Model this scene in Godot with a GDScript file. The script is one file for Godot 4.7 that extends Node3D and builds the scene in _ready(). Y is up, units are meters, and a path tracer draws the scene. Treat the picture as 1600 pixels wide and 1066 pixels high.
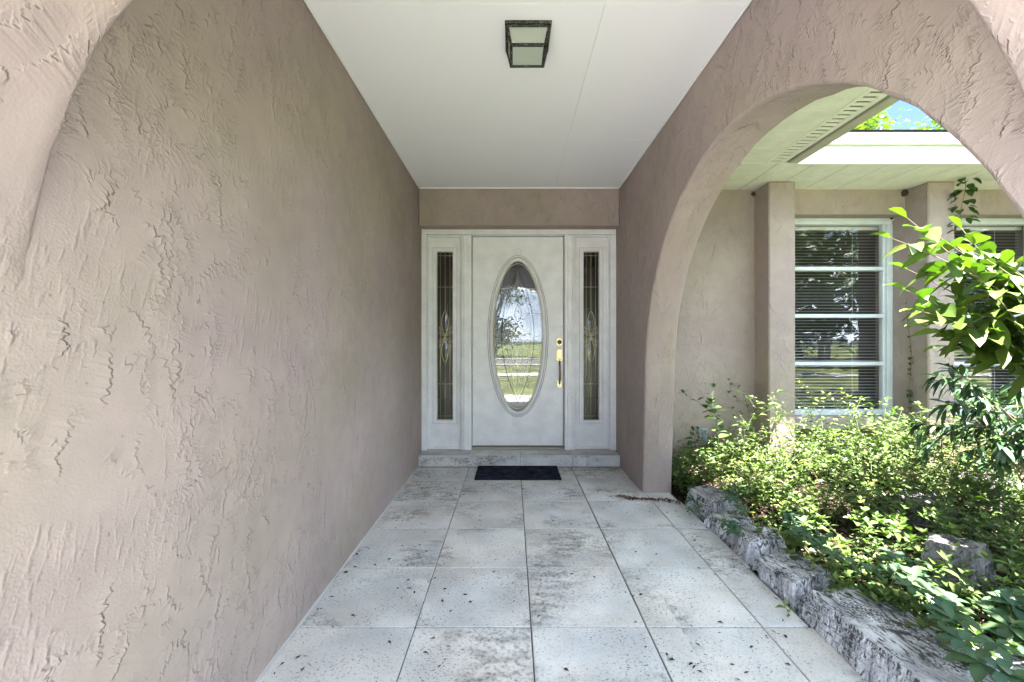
extends Node3D
# A stucco entry porch seen straight on. x to the right, y up, the porch runs away along -z.
# "d" below is the distance in front of the camera: z = -d.

var M := {}
var rng := RandomNumberGenerator.new()
var bake_rows := []

# ------------------------------------------------------------------ camera, sky, sun, exposure
func setup_view() -> void:
	var cam := Camera3D.new()
	cam.name = "camera"
	cam.fov = 74.81
	cam.near = 0.05
	cam.far = 400.0
	cam.position = Vector3(0, 1.15, 0)
	add_child(cam)
	cam.current = true
	var sky_mat := ProceduralSkyMaterial.new()
	sky_mat.sky_top_color = lin(0.030, 0.056, 0.110)
	sky_mat.sky_horizon_color = lin(0.34, 0.40, 0.48)
	sky_mat.sky_curve = 0.07
	sky_mat.ground_bottom_color = Color(0.22, 0.25, 0.16)
	sky_mat.ground_horizon_color = Color(0.50, 0.54, 0.46)
	sky_mat.sun_angle_max = 20.0
	sky_mat.sky_cover = cloud_cover()
	sky_mat.sky_cover_modulate = Color(0.93, 0.97, 1.0, 0.58)
	sky_mat.energy_multiplier = 1.0
	var sky := Sky.new()
	sky.sky_material = sky_mat
	var env := Environment.new()
	env.background_mode = Environment.BG_SKY
	env.sky = sky
	env.tonemap_mode = Environment.TONE_MAPPER_LINEAR
	env.tonemap_exposure = 13.8
	env.sdfgi_enabled = true
	env.ssao_enabled = true
	env.ssil_enabled = true
	var we := WorldEnvironment.new()
	we.name = "world_environment"
	we.environment = env
	add_child(we)
	var sun := DirectionalLight3D.new()
	sun.name = "sun"
	sun.light_energy = 1.35
	sun.light_angular_distance = 0.6
	sun.light_color = Color(1.0, 0.965, 0.935)
	sun.shadow_enabled = true
	var to_sun := Vector3(0.30, 1.0, 0.195).normalized()
	sun.transform = Transform3D(Basis.looking_at(-to_sun, Vector3.FORWARD), Vector3(3, 12, 3))
	add_child(sun)

func cloud_cover() -> ImageTexture:
	var a := noise(46, 2.2, 6)
	var b := noise(47, 0.9, 3)
	var w := 1024
	var h := 512
	var data := bake(h, func(y: int) -> PackedByteArray:
		var row := PackedByteArray()
		row.resize(w * 4)
		var el := (0.5 - (y + 0.5) / h) * PI
		for x in w:
			var az := (x + 0.5) / w * TAU
			var p := Vector3(cos(az) * cos(el), sin(el) * 1.8, sin(az) * cos(el))
			var v := a.get_noise_3dv(p) * 0.75 + b.get_noise_3dv(p * 1.3) * 0.6
			var c := smoothstep(-0.06, 0.26, v)
			row[x * 4] = 255
			row[x * 4 + 1] = 255
			row[x * 4 + 2] = 255
			row[x * 4 + 3] = int(c * 255.0)
		return row)
	return ImageTexture.create_from_image(Image.create_from_data(w, h, false, Image.FORMAT_RGBA8, data))

# ------------------------------------------------------------------ small helpers
func noise(s: int, freq: float, oct := 4, kind := FastNoiseLite.TYPE_SIMPLEX_SMOOTH) -> FastNoiseLite:
	var n := FastNoiseLite.new()
	n.seed = s
	n.noise_type = kind
	n.frequency = freq
	n.fractal_octaves = oct
	if oct <= 1:
		n.fractal_type = FastNoiseLite.FRACTAL_NONE
	return n

func bake(rows: int, f: Callable) -> PackedByteArray:
	bake_rows.resize(rows)
	var job := func(y: int) -> void:
		bake_rows[y] = f.call(y)
	var id := WorkerThreadPool.add_group_task(job, rows)
	WorkerThreadPool.wait_for_group_task_completion(id)
	var out := PackedByteArray()
	for r in bake_rows:
		out.append_array(r)
	return out

func tex8(w: int, h: int, data: PackedByteArray) -> ImageTexture:
	return ImageTexture.create_from_image(Image.create_from_data(w, h, false, Image.FORMAT_RGB8, data))

func texf(w: int, h: int, data: PackedByteArray) -> ImageTexture:
	return ImageTexture.create_from_image(Image.create_from_data(w, h, false, Image.FORMAT_RF, data))

func lin(r: float, g: float, b: float) -> Color:
	return Color(r, g, b).linear_to_srgb()

func mat(called: String, c: Color, rough := 0.8, metal := 0.0, spec := 0.5) -> StandardMaterial3D:
	var m := StandardMaterial3D.new()
	m.resource_name = called
	m.albedo_color = c
	m.roughness = rough
	m.metallic = metal
	m.metallic_specular = spec
	M[called] = m
	return m

func world_map(m: StandardMaterial3D, metres: float, offset := Vector3.ZERO, sharp := 8.0) -> void:
	m.uv1_triplanar = true
	m.uv1_world_triplanar = true
	m.uv1_triplanar_sharpness = sharp
	m.uv1_scale = Vector3.ONE / metres
	m.uv1_offset = offset

func relief(m: StandardMaterial3D, t: Texture2D, cm: float) -> void:
	m.heightmap_enabled = true
	m.heightmap_texture = t
	m.heightmap_scale = cm

func tool_new(smooth := false) -> SurfaceTool:
	var st := SurfaceTool.new()
	st.begin(Mesh.PRIMITIVE_TRIANGLES)
	st.set_smooth_group(0 if smooth else -1)
	return st

func tri(st: SurfaceTool, a: Vector3, b: Vector3, c: Vector3, out: Vector3) -> void:
	if (b - a).cross(c - a).dot(out) > 0.0:
		st.add_vertex(a); st.add_vertex(c); st.add_vertex(b)
	else:
		st.add_vertex(a); st.add_vertex(b); st.add_vertex(c)

func quad(st: SurfaceTool, a: Vector3, b: Vector3, c: Vector3, d: Vector3, out: Vector3) -> void:
	tri(st, a, b, c, out)
	tri(st, a, c, d, out)

func bbox(st: SurfaceTool, lo: Vector3, hi: Vector3, bevel := 0.0) -> void:
	# a box between two corners, its edges cut by a bevel
	var mid := (lo + hi) * 0.5
	var h := (hi - lo) * 0.5
	h = h.abs()
	var b: float = minf(bevel, minf(h.x, minf(h.y, h.z)) * 0.9)
	for ax in 3:
		for s: float in [-1.0, 1.0]:
			var p := []
			for c in [[-1.0, -1.0], [1.0, -1.0], [1.0, 1.0], [-1.0, 1.0]]:
				var v := Vector3.ZERO
				v[ax] = s * h[ax]
				v[(ax + 1) % 3] = c[0] * (h[(ax + 1) % 3] - b)
				v[(ax + 2) % 3] = c[1] * (h[(ax + 2) % 3] - b)
				p.append(mid + v)
			var n := Vector3.ZERO
			n[ax] = s
			quad(st, p[0], p[1], p[2], p[3], n)
	if b <= 0.0:
		return
	for ax in 3:
		var u := (ax + 1) % 3
		var w := (ax + 2) % 3
		for su: float in [-1.0, 1.0]:
			for sw: float in [-1.0, 1.0]:
				var n := Vector3.ZERO
				n[u] = su
				n[w] = sw
				var q := []
				for k in [[-1.0, 0], [1.0, 0], [1.0, 1], [-1.0, 1]]:
					var v := Vector3.ZERO
					v[ax] = k[0] * (h[ax] - b)
					v[u] = su * (h[u] - (b if k[1] == 1 else 0.0))
					v[w] = sw * (h[w] - (0.0 if k[1] == 1 else b))
					q.append(mid + v)
				quad(st, q[0], q[1], q[2], q[3], n)
	for sx: float in [-1.0, 1.0]:
		for sy: float in [-1.0, 1.0]:
			for sz: float in [-1.0, 1.0]:
				var sg := Vector3(sx, sy, sz)
				var q := []
				for ax in 3:
					var v := h - Vector3(b, b, b)
					v[ax] = h[ax]
					q.append(mid + v * sg)
				tri(st, q[0], q[1], q[2], sg)

func done(st: SurfaceTool) -> ArrayMesh:
	st.index()
	st.generate_normals()
	return st.commit()

func box_mesh(lo: Vector3, hi: Vector3, bevel := 0.0) -> ArrayMesh:
	var st := tool_new()
	bbox(st, lo, hi, bevel)
	return done(st)

# box given by x range, y range and range of d
func xbox(st: SurfaceTool, x0: float, x1: float, y0: float, y1: float, d0: float, d1: float, bevel := 0.0) -> void:
	bbox(st, Vector3(x0, y0, -d1), Vector3(x1, y1, -d0), bevel)

func put(called: String, mesh: Mesh, m: Material, parent: Node, at := Vector3.ZERO, turn := Vector3.ZERO) -> MeshInstance3D:
	var o := MeshInstance3D.new()
	o.name = called
	o.mesh = mesh
	o.material_override = m
	o.position = at
	o.rotation = turn
	parent.add_child(o, true)
	return o

func numbered(called: String) -> String:
	if not has_node(NodePath(called)):
		return called
	var k := 1
	while has_node(NodePath("%s_%03d" % [called, k])):
		k += 1
	return "%s_%03d" % [called, k]

func tag(o: Node, label: String, category := "", group := "", kind := "") -> void:
	o.set_meta("label", label)
	if category:
		o.set_meta("category", category)
	if group:
		o.set_meta("group", group)
	if kind:
		o.set_meta("kind", kind)

func thing(called: String, label: String, category: String, at := Vector3.ZERO, group := "") -> Node3D:
	var o := Node3D.new()
	o.name = numbered(called)
	add_child(o)
	o.position = at
	tag(o, label, category, group)
	return o

func setting(called: String, label := "") -> Node3D:
	var o := Node3D.new()
	o.name = called
	add_child(o)
	o.set_meta("kind", "structure")
	if label:
		o.set_meta("label", label)
	return o

func tube(st: SurfaceTool, pts: Array, r0: float, r1: float, sides := 6, closed := false) -> void:
	var n := pts.size()
	var rings := []
	var side := Vector3.ZERO
	for i in n:
		var a: Vector3 = pts[(i - 1 + n) % n] if closed else pts[maxi(i - 1, 0)]
		var b: Vector3 = pts[(i + 1) % n] if closed else pts[mini(i + 1, n - 1)]
		var t := (b - a).normalized()
		if side == Vector3.ZERO:
			side = t.cross(Vector3(0.31, 0.2, 0.93)).normalized()
			if side.length() < 0.1:
				side = t.cross(Vector3.UP).normalized()
		side = (side - t * side.dot(t)).normalized()
		var up := t.cross(side)
		var r := lerpf(r0, r1, float(i) / maxf(1.0, n - 1))
		var ring := []
		for k in sides:
			var ang := TAU * k / sides
			ring.append(pts[i] + (side * cos(ang) + up * sin(ang)) * r)
		rings.append(ring)
	for i in (n if closed else n - 1):
		var j := (i + 1) % n
		for k in sides:
			var l := (k + 1) % sides
			var out: Vector3 = rings[i][k] + rings[i][l] - pts[i] * 2.0
			quad(st, rings[i][k], rings[i][l], rings[j][l], rings[j][k], out)
	if not closed:
		for e: int in [0, n - 1]:
			var dirn: Vector3 = (pts[0] - pts[1]) if e == 0 else (pts[n - 1] - pts[n - 2])
			for k in range(1, sides - 1):
				tri(st, rings[e][0], rings[e][k], rings[e][k + 1], dirn)

# ------------------------------------------------------------------ textures and materials
func trowel_lips(n: int, size: float) -> PackedFloat32Array:
	# each lip: a ragged edge, steep on one side, feathered out on the other
	var r := RandomNumberGenerator.new()
	r.seed = 424
	var out := PackedFloat32Array()
	out.resize(n * n)
	var jag := noise(15, 1.0, 4)
	var where := noise(16, 1.3, 3)
	var px := n / size
	var count := 0
	while count < 4600:
		var cu := r.randf() * size
		var cv := r.randf() * size
		if r.randf() > 0.45 + where.get_noise_2d(cu, cv) * 1.3:
			continue
		count += 1
		var big := r.randf()
		var half := lerpf(0.010, 0.11, big * big * big)
		var feather := lerpf(0.008, 0.040, big * r.randf())
		var high := r.randf_range(0.16, 0.60) * (0.6 + 0.4 * big)
		var ang := PI * 0.5 + r.randfn() * 0.55 + (PI if r.randf() < 0.5 else 0.0)
		var bow := r.randf_range(-0.45, 0.45)
		var ca := cos(ang)
		var sa := sin(ang)
		var reach := half + feather * 2.5
		var off := r.randf() * 900.0
		var x0 := int((cu - reach) * px)
		var x1 := int((cu + reach) * px)
		var y0 := int((cv - reach) * px)
		var y1 := int((cv + reach) * px)
		for y in range(y0, y1 + 1):
			var dv := y / px - cv
			for x in range(x0, x1 + 1):
				var du := x / px - cu
				var s := du * ca + dv * sa
				var q := s / half
				if q < -1.0 or q > 1.0:
					continue
				var t0 := -du * sa + dv * ca
				var t := t0 - bow * half * (1.0 - q * q) - jag.get_noise_2d(s * 60.0 + off, off) * 0.018 - jag.get_noise_2d(s * 300.0 + off, 7.0 + t0 * 90.0) * 0.0025
				var a := high * (1.0 - q * q)
				var h := 0.0
				if t >= 0.0:
					h = a * exp(-t / feather)
				elif t > -0.0022:
					h = a * (1.0 + t / 0.0022)
				if h > 0.01:
					var at := posmod(y, n) * n + posmod(x, n)
					if h > out[at]:
						out[at] = h
	return out

func make_materials() -> void:
	# stucco relief: trowel passes that end in torn lips, dragged patches, fine sand
	var n := 2048
	var size := 3.2
	var sand := noise(7, 130.0, 3)
	var drag := noise(8, 26.0, 3)
	var drag_mask := noise(6, 2.4, 3)
	var lump := noise(9, 3.2, 3)
	var data := bake(n, func(y: int) -> PackedByteArray:
		var row := PackedFloat32Array()
		row.resize(n)
		var v := y * size / n
		for x in n:
			var u := x * size / n
			var m2 := clampf(drag_mask.get_noise_2d(u, v) * 2.6 + 0.12, 0.0, 1.0)
			var dg := maxf(0.0, drag.get_noise_2d(u * 1.5 + v * 0.35, v * 0.40) - 0.10)
			row[x] = dg * 0.30 * m2 + sand.get_noise_2d(u, v) * (0.030 + 0.03 * m2) + lump.get_noise_2d(u, v) * 0.16
		return row.to_byte_array())
	var lips := trowel_lips(n, size)
	var base := data.to_float32_array()
	for k in base.size():
		base[k] += lips[k]
	var stucco_height := texf(n, n, base.to_byte_array())
	# stucco colour: faint mottling and sparse dirt specks
	var blot := noise(21, 1.1, 4)
	var blot2 := noise(22, 7.0, 4)
	var fleck := noise(23, 42.0, 2)
	n = 768
	data = bake(n, func(y: int) -> PackedByteArray:
		var row := PackedByteArray()
		row.resize(n * 3)
		var v := y * 3.2 / n
		for x in n:
			var u := x * 3.2 / n
			var k := 1.0 + blot.get_noise_2d(u, v) * 0.06 + blot2.get_noise_2d(u, v) * 0.035
			var pink := blot.get_noise_2d(u + 30.0, v) * 0.05
			if fleck.get_noise_2d(u, v * 0.7) > 0.78:
				k *= 0.75
			row[x * 3] = int(clampf(240.0 * k * (1.0 + pink * 0.3), 0, 255))
			row[x * 3 + 1] = int(clampf(240.0 * k, 0, 255))
			row[x * 3 + 2] = int(clampf(240.0 * k * (1.0 + pink), 0, 255))
		return row)
	var stucco_colour := tex8(n, n, data)
	var m := mat("stucco", lin(0.415, 0.343, 0.315), 0.9, 0.0, 0.35)
	m.albedo_texture = stucco_colour
	relief(m, stucco_height, 1.15)
	world_map(m, 3.2, Vector3(0.656, 0.0, 0.203), 6.0)

	# floor slabs: pale cast stone, grey smears, small dark pits
	n = 1024
	var ts := 2.6
	var cloud := noise(31, 2.3, 5)
	var smear := noise(32, 11.0, 6)
	var smear_mask := noise(33, 1.4, 3)
	var gritty := noise(37, 38.0, 4)
	var pit := noise(34, 75.0, 2)
	var pit_mask := noise(35, 3.0, 3)
	var grain := noise(36, 160.0, 2)
	data = bake(n, func(y: int) -> PackedByteArray:
		var row := PackedByteArray()
		row.resize(n * 3)
		var v := y * ts / n
		for x in n:
			var u := x * ts / n
			var k := 0.96 + cloud.get_noise_2d(u, v) * 0.13 + grain.get_noise_2d(u, v) * 0.05
			var sm := smear.get_noise_2d(u * 0.7, v * 1.35)
			var dm := smoothstep(-0.05, 0.45, smear_mask.get_noise_2d(u, v))
			k -= (smoothstep(-0.25, 0.5, sm) * 0.20 + smoothstep(0.0, 0.5, gritty.get_noise_2d(u, v)) * 0.21) * dm + smoothstep(0.1, 0.5, gritty.get_noise_2d(u * 1.7, v * 1.7)) * 0.07
			var pv := pit.get_noise_2d(u * 0.75, v * 1.2)
			if pv > 0.64 - 0.34 * pit_mask.get_noise_2d(u, v):
				k *= 0.6
			var warm := cloud.get_noise_2d(u + 9.0, v) * 0.025
			row[x * 3] = int(clampf(236.0 * k * (1.0 + warm), 0, 255))
			row[x * 3 + 1] = int(clampf(235.0 * k, 0, 255))
			row[x * 3 + 2] = int(clampf(232.0 * k * (1.0 - warm), 0, 255))
		return row)
	var slab_colour := tex8(n, n, data)
	data = bake(n, func(y: int) -> PackedByteArray:
		var row := PackedFloat32Array()
		row.resize(n)
		var v := y * ts / n
		for x in n:
			var u := x * ts / n
			var h := cloud.get_noise_2d(u, v) * 0.5 + grain.get_noise_2d(u, v) * 0.08
			var pv := pit.get_noise_2d(u * 0.75, v * 1.2)
			h -= smoothstep(0.55, 0.7, pv) * 0.6
			row[x] = h
		return row.to_byte_array())
	var slab_height := texf(n, n, data)
	var tints := [Vector3(0.80, 0.80, 0.815), Vector3(0.76, 0.765, 0.785), Vector3(0.83, 0.825, 0.83), Vector3(0.78, 0.79, 0.81), Vector3(0.81, 0.80, 0.805)]
	for i in tints.size():
		var t: Vector3 = tints[i]
		m = mat("slab_%d" % i, lin(t.x, t.y, t.z), 0.7, 0.0, 0.4)
		m.albedo_texture = slab_colour
		relief(m, slab_height, 0.16)
		world_map(m, ts, Vector3(0.37 * i, 0, 0.61 * i))
	m = mat("grout", lin(0.20, 0.195, 0.19), 0.95)
	m.albedo_texture = slab_colour
	world_map(m, 0.8)

	# house paint: white with faint dirt in the grain
	var dust := noise(41, 5.0, 5)
	var dust2 := noise(42, 60.0, 3)
	n = 512
	data = bake(n, func(y: int) -> PackedByteArray:
		var row := PackedByteArray()
		row.resize(n * 3)
		for x in n:
			var u := x * 1.3 / n
			var v := y * 1.3 / n
			var k := 0.97 + dust.get_noise_2d(u, v) * 0.05 + dust2.get_noise_2d(u * 1.4, v * 0.5) * 0.03
			if dust2.get_noise_2d(u + 7.0, v) > 0.62:
				k *= 0.90
			for c in 3:
				row[x * 3 + c] = int(clampf(253.0 * k, 0, 255))
		return row)
	var paint_colour := tex8(n, n, data)
	data = bake(n, func(y: int) -> PackedByteArray:
		var row := PackedFloat32Array()
		row.resize(n)
		for x in n:
			var u := x * 1.3 / n
			var v := y * 1.3 / n
			row[x] = dust2.get_noise_2d(u * 1.6, v * 0.35) * 0.5 + dust.get_noise_2d(u, v) * 0.4
		return row.to_byte_array())
	var paint_height := texf(n, n, data)
	m = mat("white_paint", lin(0.89, 0.89, 0.91), 0.42)
	m.albedo_texture = paint_colour
	relief(m, paint_height, 0.05)
	world_map(m, 1.3)
	m = mat("ceiling_paint", lin(0.82, 0.825, 0.85), 0.8)
	relief(m, paint_height, 0.03)
	world_map(m, 2.1)
	m = mat("soffit_paint", lin(0.80, 0.80, 0.78), 0.6)
	m.albedo_texture = paint_colour
	relief(m, paint_height, 0.05)
	world_map(m, 1.1)
	m = mat("fascia_paint", lin(0.82, 0.83, 0.83), 0.45)
	m.albedo_texture = paint_colour
	world_map(m, 1.7)
	m = mat("weathered_wood", lin(0.42, 0.40, 0.35), 0.8)
	m.albedo_texture = paint_colour
	world_map(m, 0.9)
	m = mat("window_metal", lin(0.70, 0.76, 0.80), 0.4, 0.0)
	m.albedo_texture = paint_colour
	world_map(m, 0.9)
	mat("brass", lin(0.66, 0.57, 0.36), 0.36, 1.0)
	mat("dark_brass", lin(0.30, 0.22, 0.11), 0.4, 1.0)
	mat("came", lin(0.62, 0.56, 0.38), 0.35, 1.0)
	mat("dark_came", lin(0.06, 0.06, 0.055), 0.45, 0.6)
	mat("caulk", lin(0.44, 0.43, 0.42), 0.8)
	mat("seal", lin(0.30, 0.29, 0.28), 0.8)
	mat("dark_gap", lin(0.02, 0.02, 0.02), 0.9)
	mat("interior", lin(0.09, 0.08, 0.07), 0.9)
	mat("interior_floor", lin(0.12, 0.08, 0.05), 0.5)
	mat("attic", lin(0.07, 0.06, 0.05), 0.9)
	mat("blind", lin(0.82, 0.83, 0.83), 0.5)
	mat("shingle", lin(0.16, 0.14, 0.13), 0.95)

	# glass: clear panes and rippled decorative glass
	var ripple := noise(51, 55.0, 2)
	var wave := noise(52, 4.0, 2)
	n = 512
	data = bake(n, func(y: int) -> PackedByteArray:
		var row := PackedFloat32Array()
		row.resize(n)
		for x in n:
			row[x] = ripple.get_noise_2d(x * 0.8 / n, y * 0.8 / n)
		return row.to_byte_array())
	var ripple_height := texf(n, n, data)
	data = bake(256, func(y: int) -> PackedByteArray:
		var row := PackedFloat32Array()
		row.resize(256)
		for x in 256:
			row[x] = wave.get_noise_2d(x * 1.5 / 256, y * 1.5 / 256)
		return row.to_byte_array())
	var wave_height := texf(256, 256, data)
	for g in [["clear_glass", 0.01, 0.0, 0.0], ["rippled_glass", 0.02, 0.06, 0.0], ["window_glass", 0.01, 0.02, 0.0]]:
		m = mat(g[0], Color(0.45, 0.5, 0.48, g[1]), g[3], 0.0, 0.5)
		m.transparency = BaseMaterial3D.TRANSPARENCY_ALPHA
		if g[2] > 0.0:
			relief(m, ripple_height if g[0] == "rippled_glass" else wave_height, g[2])
			world_map(m, 0.8 if g[0] == "rippled_glass" else 1.5)
	m = mat("frosted_glass", lin(0.55, 0.60, 0.53), 0.45, 0.0, 0.5)
	m.backlight_enabled = true
	m.backlight = Color(0.8, 0.85, 0.8)

	# lamp metal: old bronze with pale flaking
	var flake := noise(61, 55.0, 3)
	n = 256
	data = bake(n, func(y: int) -> PackedByteArray:
		var row := PackedByteArray()
		row.resize(n * 3)
		for x in n:
			var f := smoothstep(0.12, 0.32, flake.get_noise_2d(x * 0.5 / n, y * 0.5 / n))
			row[x * 3] = int(lerpf(22, 112, f))
			row[x * 3 + 1] = int(lerpf(21, 112, f))
			row[x * 3 + 2] = int(lerpf(19, 98, f))
		return row)
	m = mat("lamp_metal", Color.WHITE, 0.5, 0.2)
	m.albedo_texture = tex8(n, n, data)
	world_map(m, 0.5)

	# door mat: looped dark fibre
	var loop := noise(62, 260.0, 2)
	var worn := noise(63, 9.0, 3)
	n = 512
	data = bake(n, func(y: int) -> PackedByteArray:
		var row := PackedByteArray()
		row.resize(n * 3)
		for x in n:
			var u := x * 0.72 / n
			var v := y * 0.72 / n
			var k := 0.8 + loop.get_noise_2d(u, v) * 0.9 + worn.get_noise_2d(u, v) * 0.5
			row[x * 3] = int(clampf(42 * k, 0, 255))
			row[x * 3 + 1] = int(clampf(45 * k, 0, 255))
			row[x * 3 + 2] = int(clampf(62 * k, 0, 255))
		return row)
	m = mat("mat_fibre", Color.WHITE, 0.95, 0.0, 0.2)
	m.albedo_texture = tex8(n, n, data)
	world_map(m, 0.72)

	# limestone with black lichen
	var strata := noise(71, 7.0, 5)
	var lichen := noise(72, 95.0, 4)
	var crust := noise(73, 5.0, 3)
	var crack := noise(74, 16.0, 4)
	crack.fractal_type = FastNoiseLite.FRACTAL_RIDGED
	n = 768
	data = bake(n, func(y: int) -> PackedByteArray:
		var row := PackedByteArray()
		row.resize(n * 3)
		for x in n:
			var u := x * 1.1 / n
			var v := y * 1.1 / n
			var k := 0.88 + strata.get_noise_2d(u * 1.6, v * 0.6) * 0.30
			var l := smoothstep(0.06, 0.40, lichen.get_noise_2d(u * 1.2, v * 0.7) + crust.get_noise_2d(u, v) * 0.7 - 0.12)
			k = lerpf(k, 0.30, l * 0.8)
			var cr := smoothstep(0.40, 0.85, crack.get_noise_2d(u * 1.5, v * 0.45) + crust.get_noise_2d(u + 3.0, v) * 0.5)
			k = lerpf(k, 0.20, cr * 0.7)
			row[x * 3] = int(clampf(226 * k, 0, 255))
			row[x * 3 + 1] = int(clampf(226 * k, 0, 255))
			row[x * 3 + 2] = int(clampf(228 * k, 0, 255))
		return row)
	var rock_colour := tex8(n, n, data)
	data = bake(n, func(y: int) -> PackedByteArray:
		var row := PackedFloat32Array()
		row.resize(n)
		for x in n:
			var u := x * 1.1 / n
			var v := y * 1.1 / n
			row[x] = strata.get_noise_2d(u * 1.6, v * 0.6) * 0.7 + lichen.get_noise_2d(u * 1.2, v * 0.7) * 0.25 - maxf(0.0, crack.get_noise_2d(u * 1.5, v * 0.45)) * 0.6
		return row.to_byte_array())
	m = mat("limestone", lin(0.80, 0.80, 0.82), 0.92, 0.0, 0.3)
	m.albedo_texture = rock_colour
	relief(m, texf(n, n, data), 1.0)
	world_map(m, 1.1, Vector3.ZERO, 10.0)

	m = mat("bed_rock", lin(0.26, 0.255, 0.245), 0.95, 0.0, 0.3)
	m.albedo_texture = rock_colour
	world_map(m, 0.9, Vector3(0.3, 0.2, 0.1), 3.0)

	# soil with needles and mulch; lawn; road
	var clod := noise(81, 26.0, 4)
	var needle := noise(82, 70.0, 3)
	n = 512
	data = bake(n, func(y: int) -> PackedByteArray:
		var row := PackedByteArray()
		row.resize(n * 3)
		for x in n:
			var u := x * 1.0 / n
			var v := y * 1.0 / n
			var k := 0.55 + clod.get_noise_2d(u, v) * 0.6 + needle.get_noise_2d(u * 0.4, v * 1.6) * 0.5
			row[x * 3] = int(clampf(88 * k, 6, 255))
			row[x * 3 + 1] = int(clampf(76 * k, 5, 255))
			row[x * 3 + 2] = int(clampf(64 * k, 4, 255))
		return row)
	m = mat("soil", Color.WHITE, 0.97, 0.0, 0.2)
	m.albedo_texture = tex8(n, n, data)
	world_map(m, 1.0)
	var patch := noise(83, 0.35, 4)
	data = bake(n, func(y: int) -> PackedByteArray:
		var row := PackedByteArray()
		row.resize(n * 3)
		for x in n:
			var u := x * 16.0 / n
			var v := y * 16.0 / n
			var k := 0.85 + patch.get_noise_2d(u, v) * 0.5 + clod.get_noise_2d(u * 0.4, v * 0.4) * 0.4
			row[x * 3] = int(clampf(112 * k, 6, 255))
			row[x * 3 + 1] = int(clampf(124 * k, 5, 255))
			row[x * 3 + 2] = int(clampf(76 * k, 4, 255))
		return row)
	m = mat("lawn_grass", Color.WHITE, 0.95, 0.0, 0.2)
	m.albedo_texture = tex8(n, n, data)
	world_map(m, 16.0)
	m = mat("asphalt", lin(0.09, 0.09, 0.09), 0.9)
	m = mat("concrete", lin(0.68, 0.68, 0.69), 0.85)
	m.albedo_texture = slab_colour
	world_map(m, 3.7)

	# leaves: colour per vertex, light passes through
	for l in [["leaf", Color(0.62, 0.75, 0.30), 0.45], ["leaf_thick", Color(0.32, 0.40, 0.16), 0.32]]:
		m = mat(l[0], Color.WHITE, l[2], 0.0, 0.45)
		m.vertex_color_use_as_albedo = true
		m.backlight_enabled = true
		m.backlight = l[1]
	m = mat("stem", Color.WHITE, 0.7, 0.0, 0.4)
	m.vertex_color_use_as_albedo = true
	m = mat("green_stem", lin(0.10, 0.15, 0.05), 0.6)
	m = mat("twig", lin(0.22, 0.17, 0.12), 0.85)
	m = mat("straw", lin(0.46, 0.36, 0.22), 0.8)
	m = mat("bark", lin(0.16, 0.13, 0.10), 0.95)
	mat("mud", lin(0.05, 0.035, 0.025), 0.95)
	mat("outlet_plastic", lin(0.36, 0.39, 0.42), 0.4)
	mat("outlet_cover", lin(0.24, 0.28, 0.32), 0.3)

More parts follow.
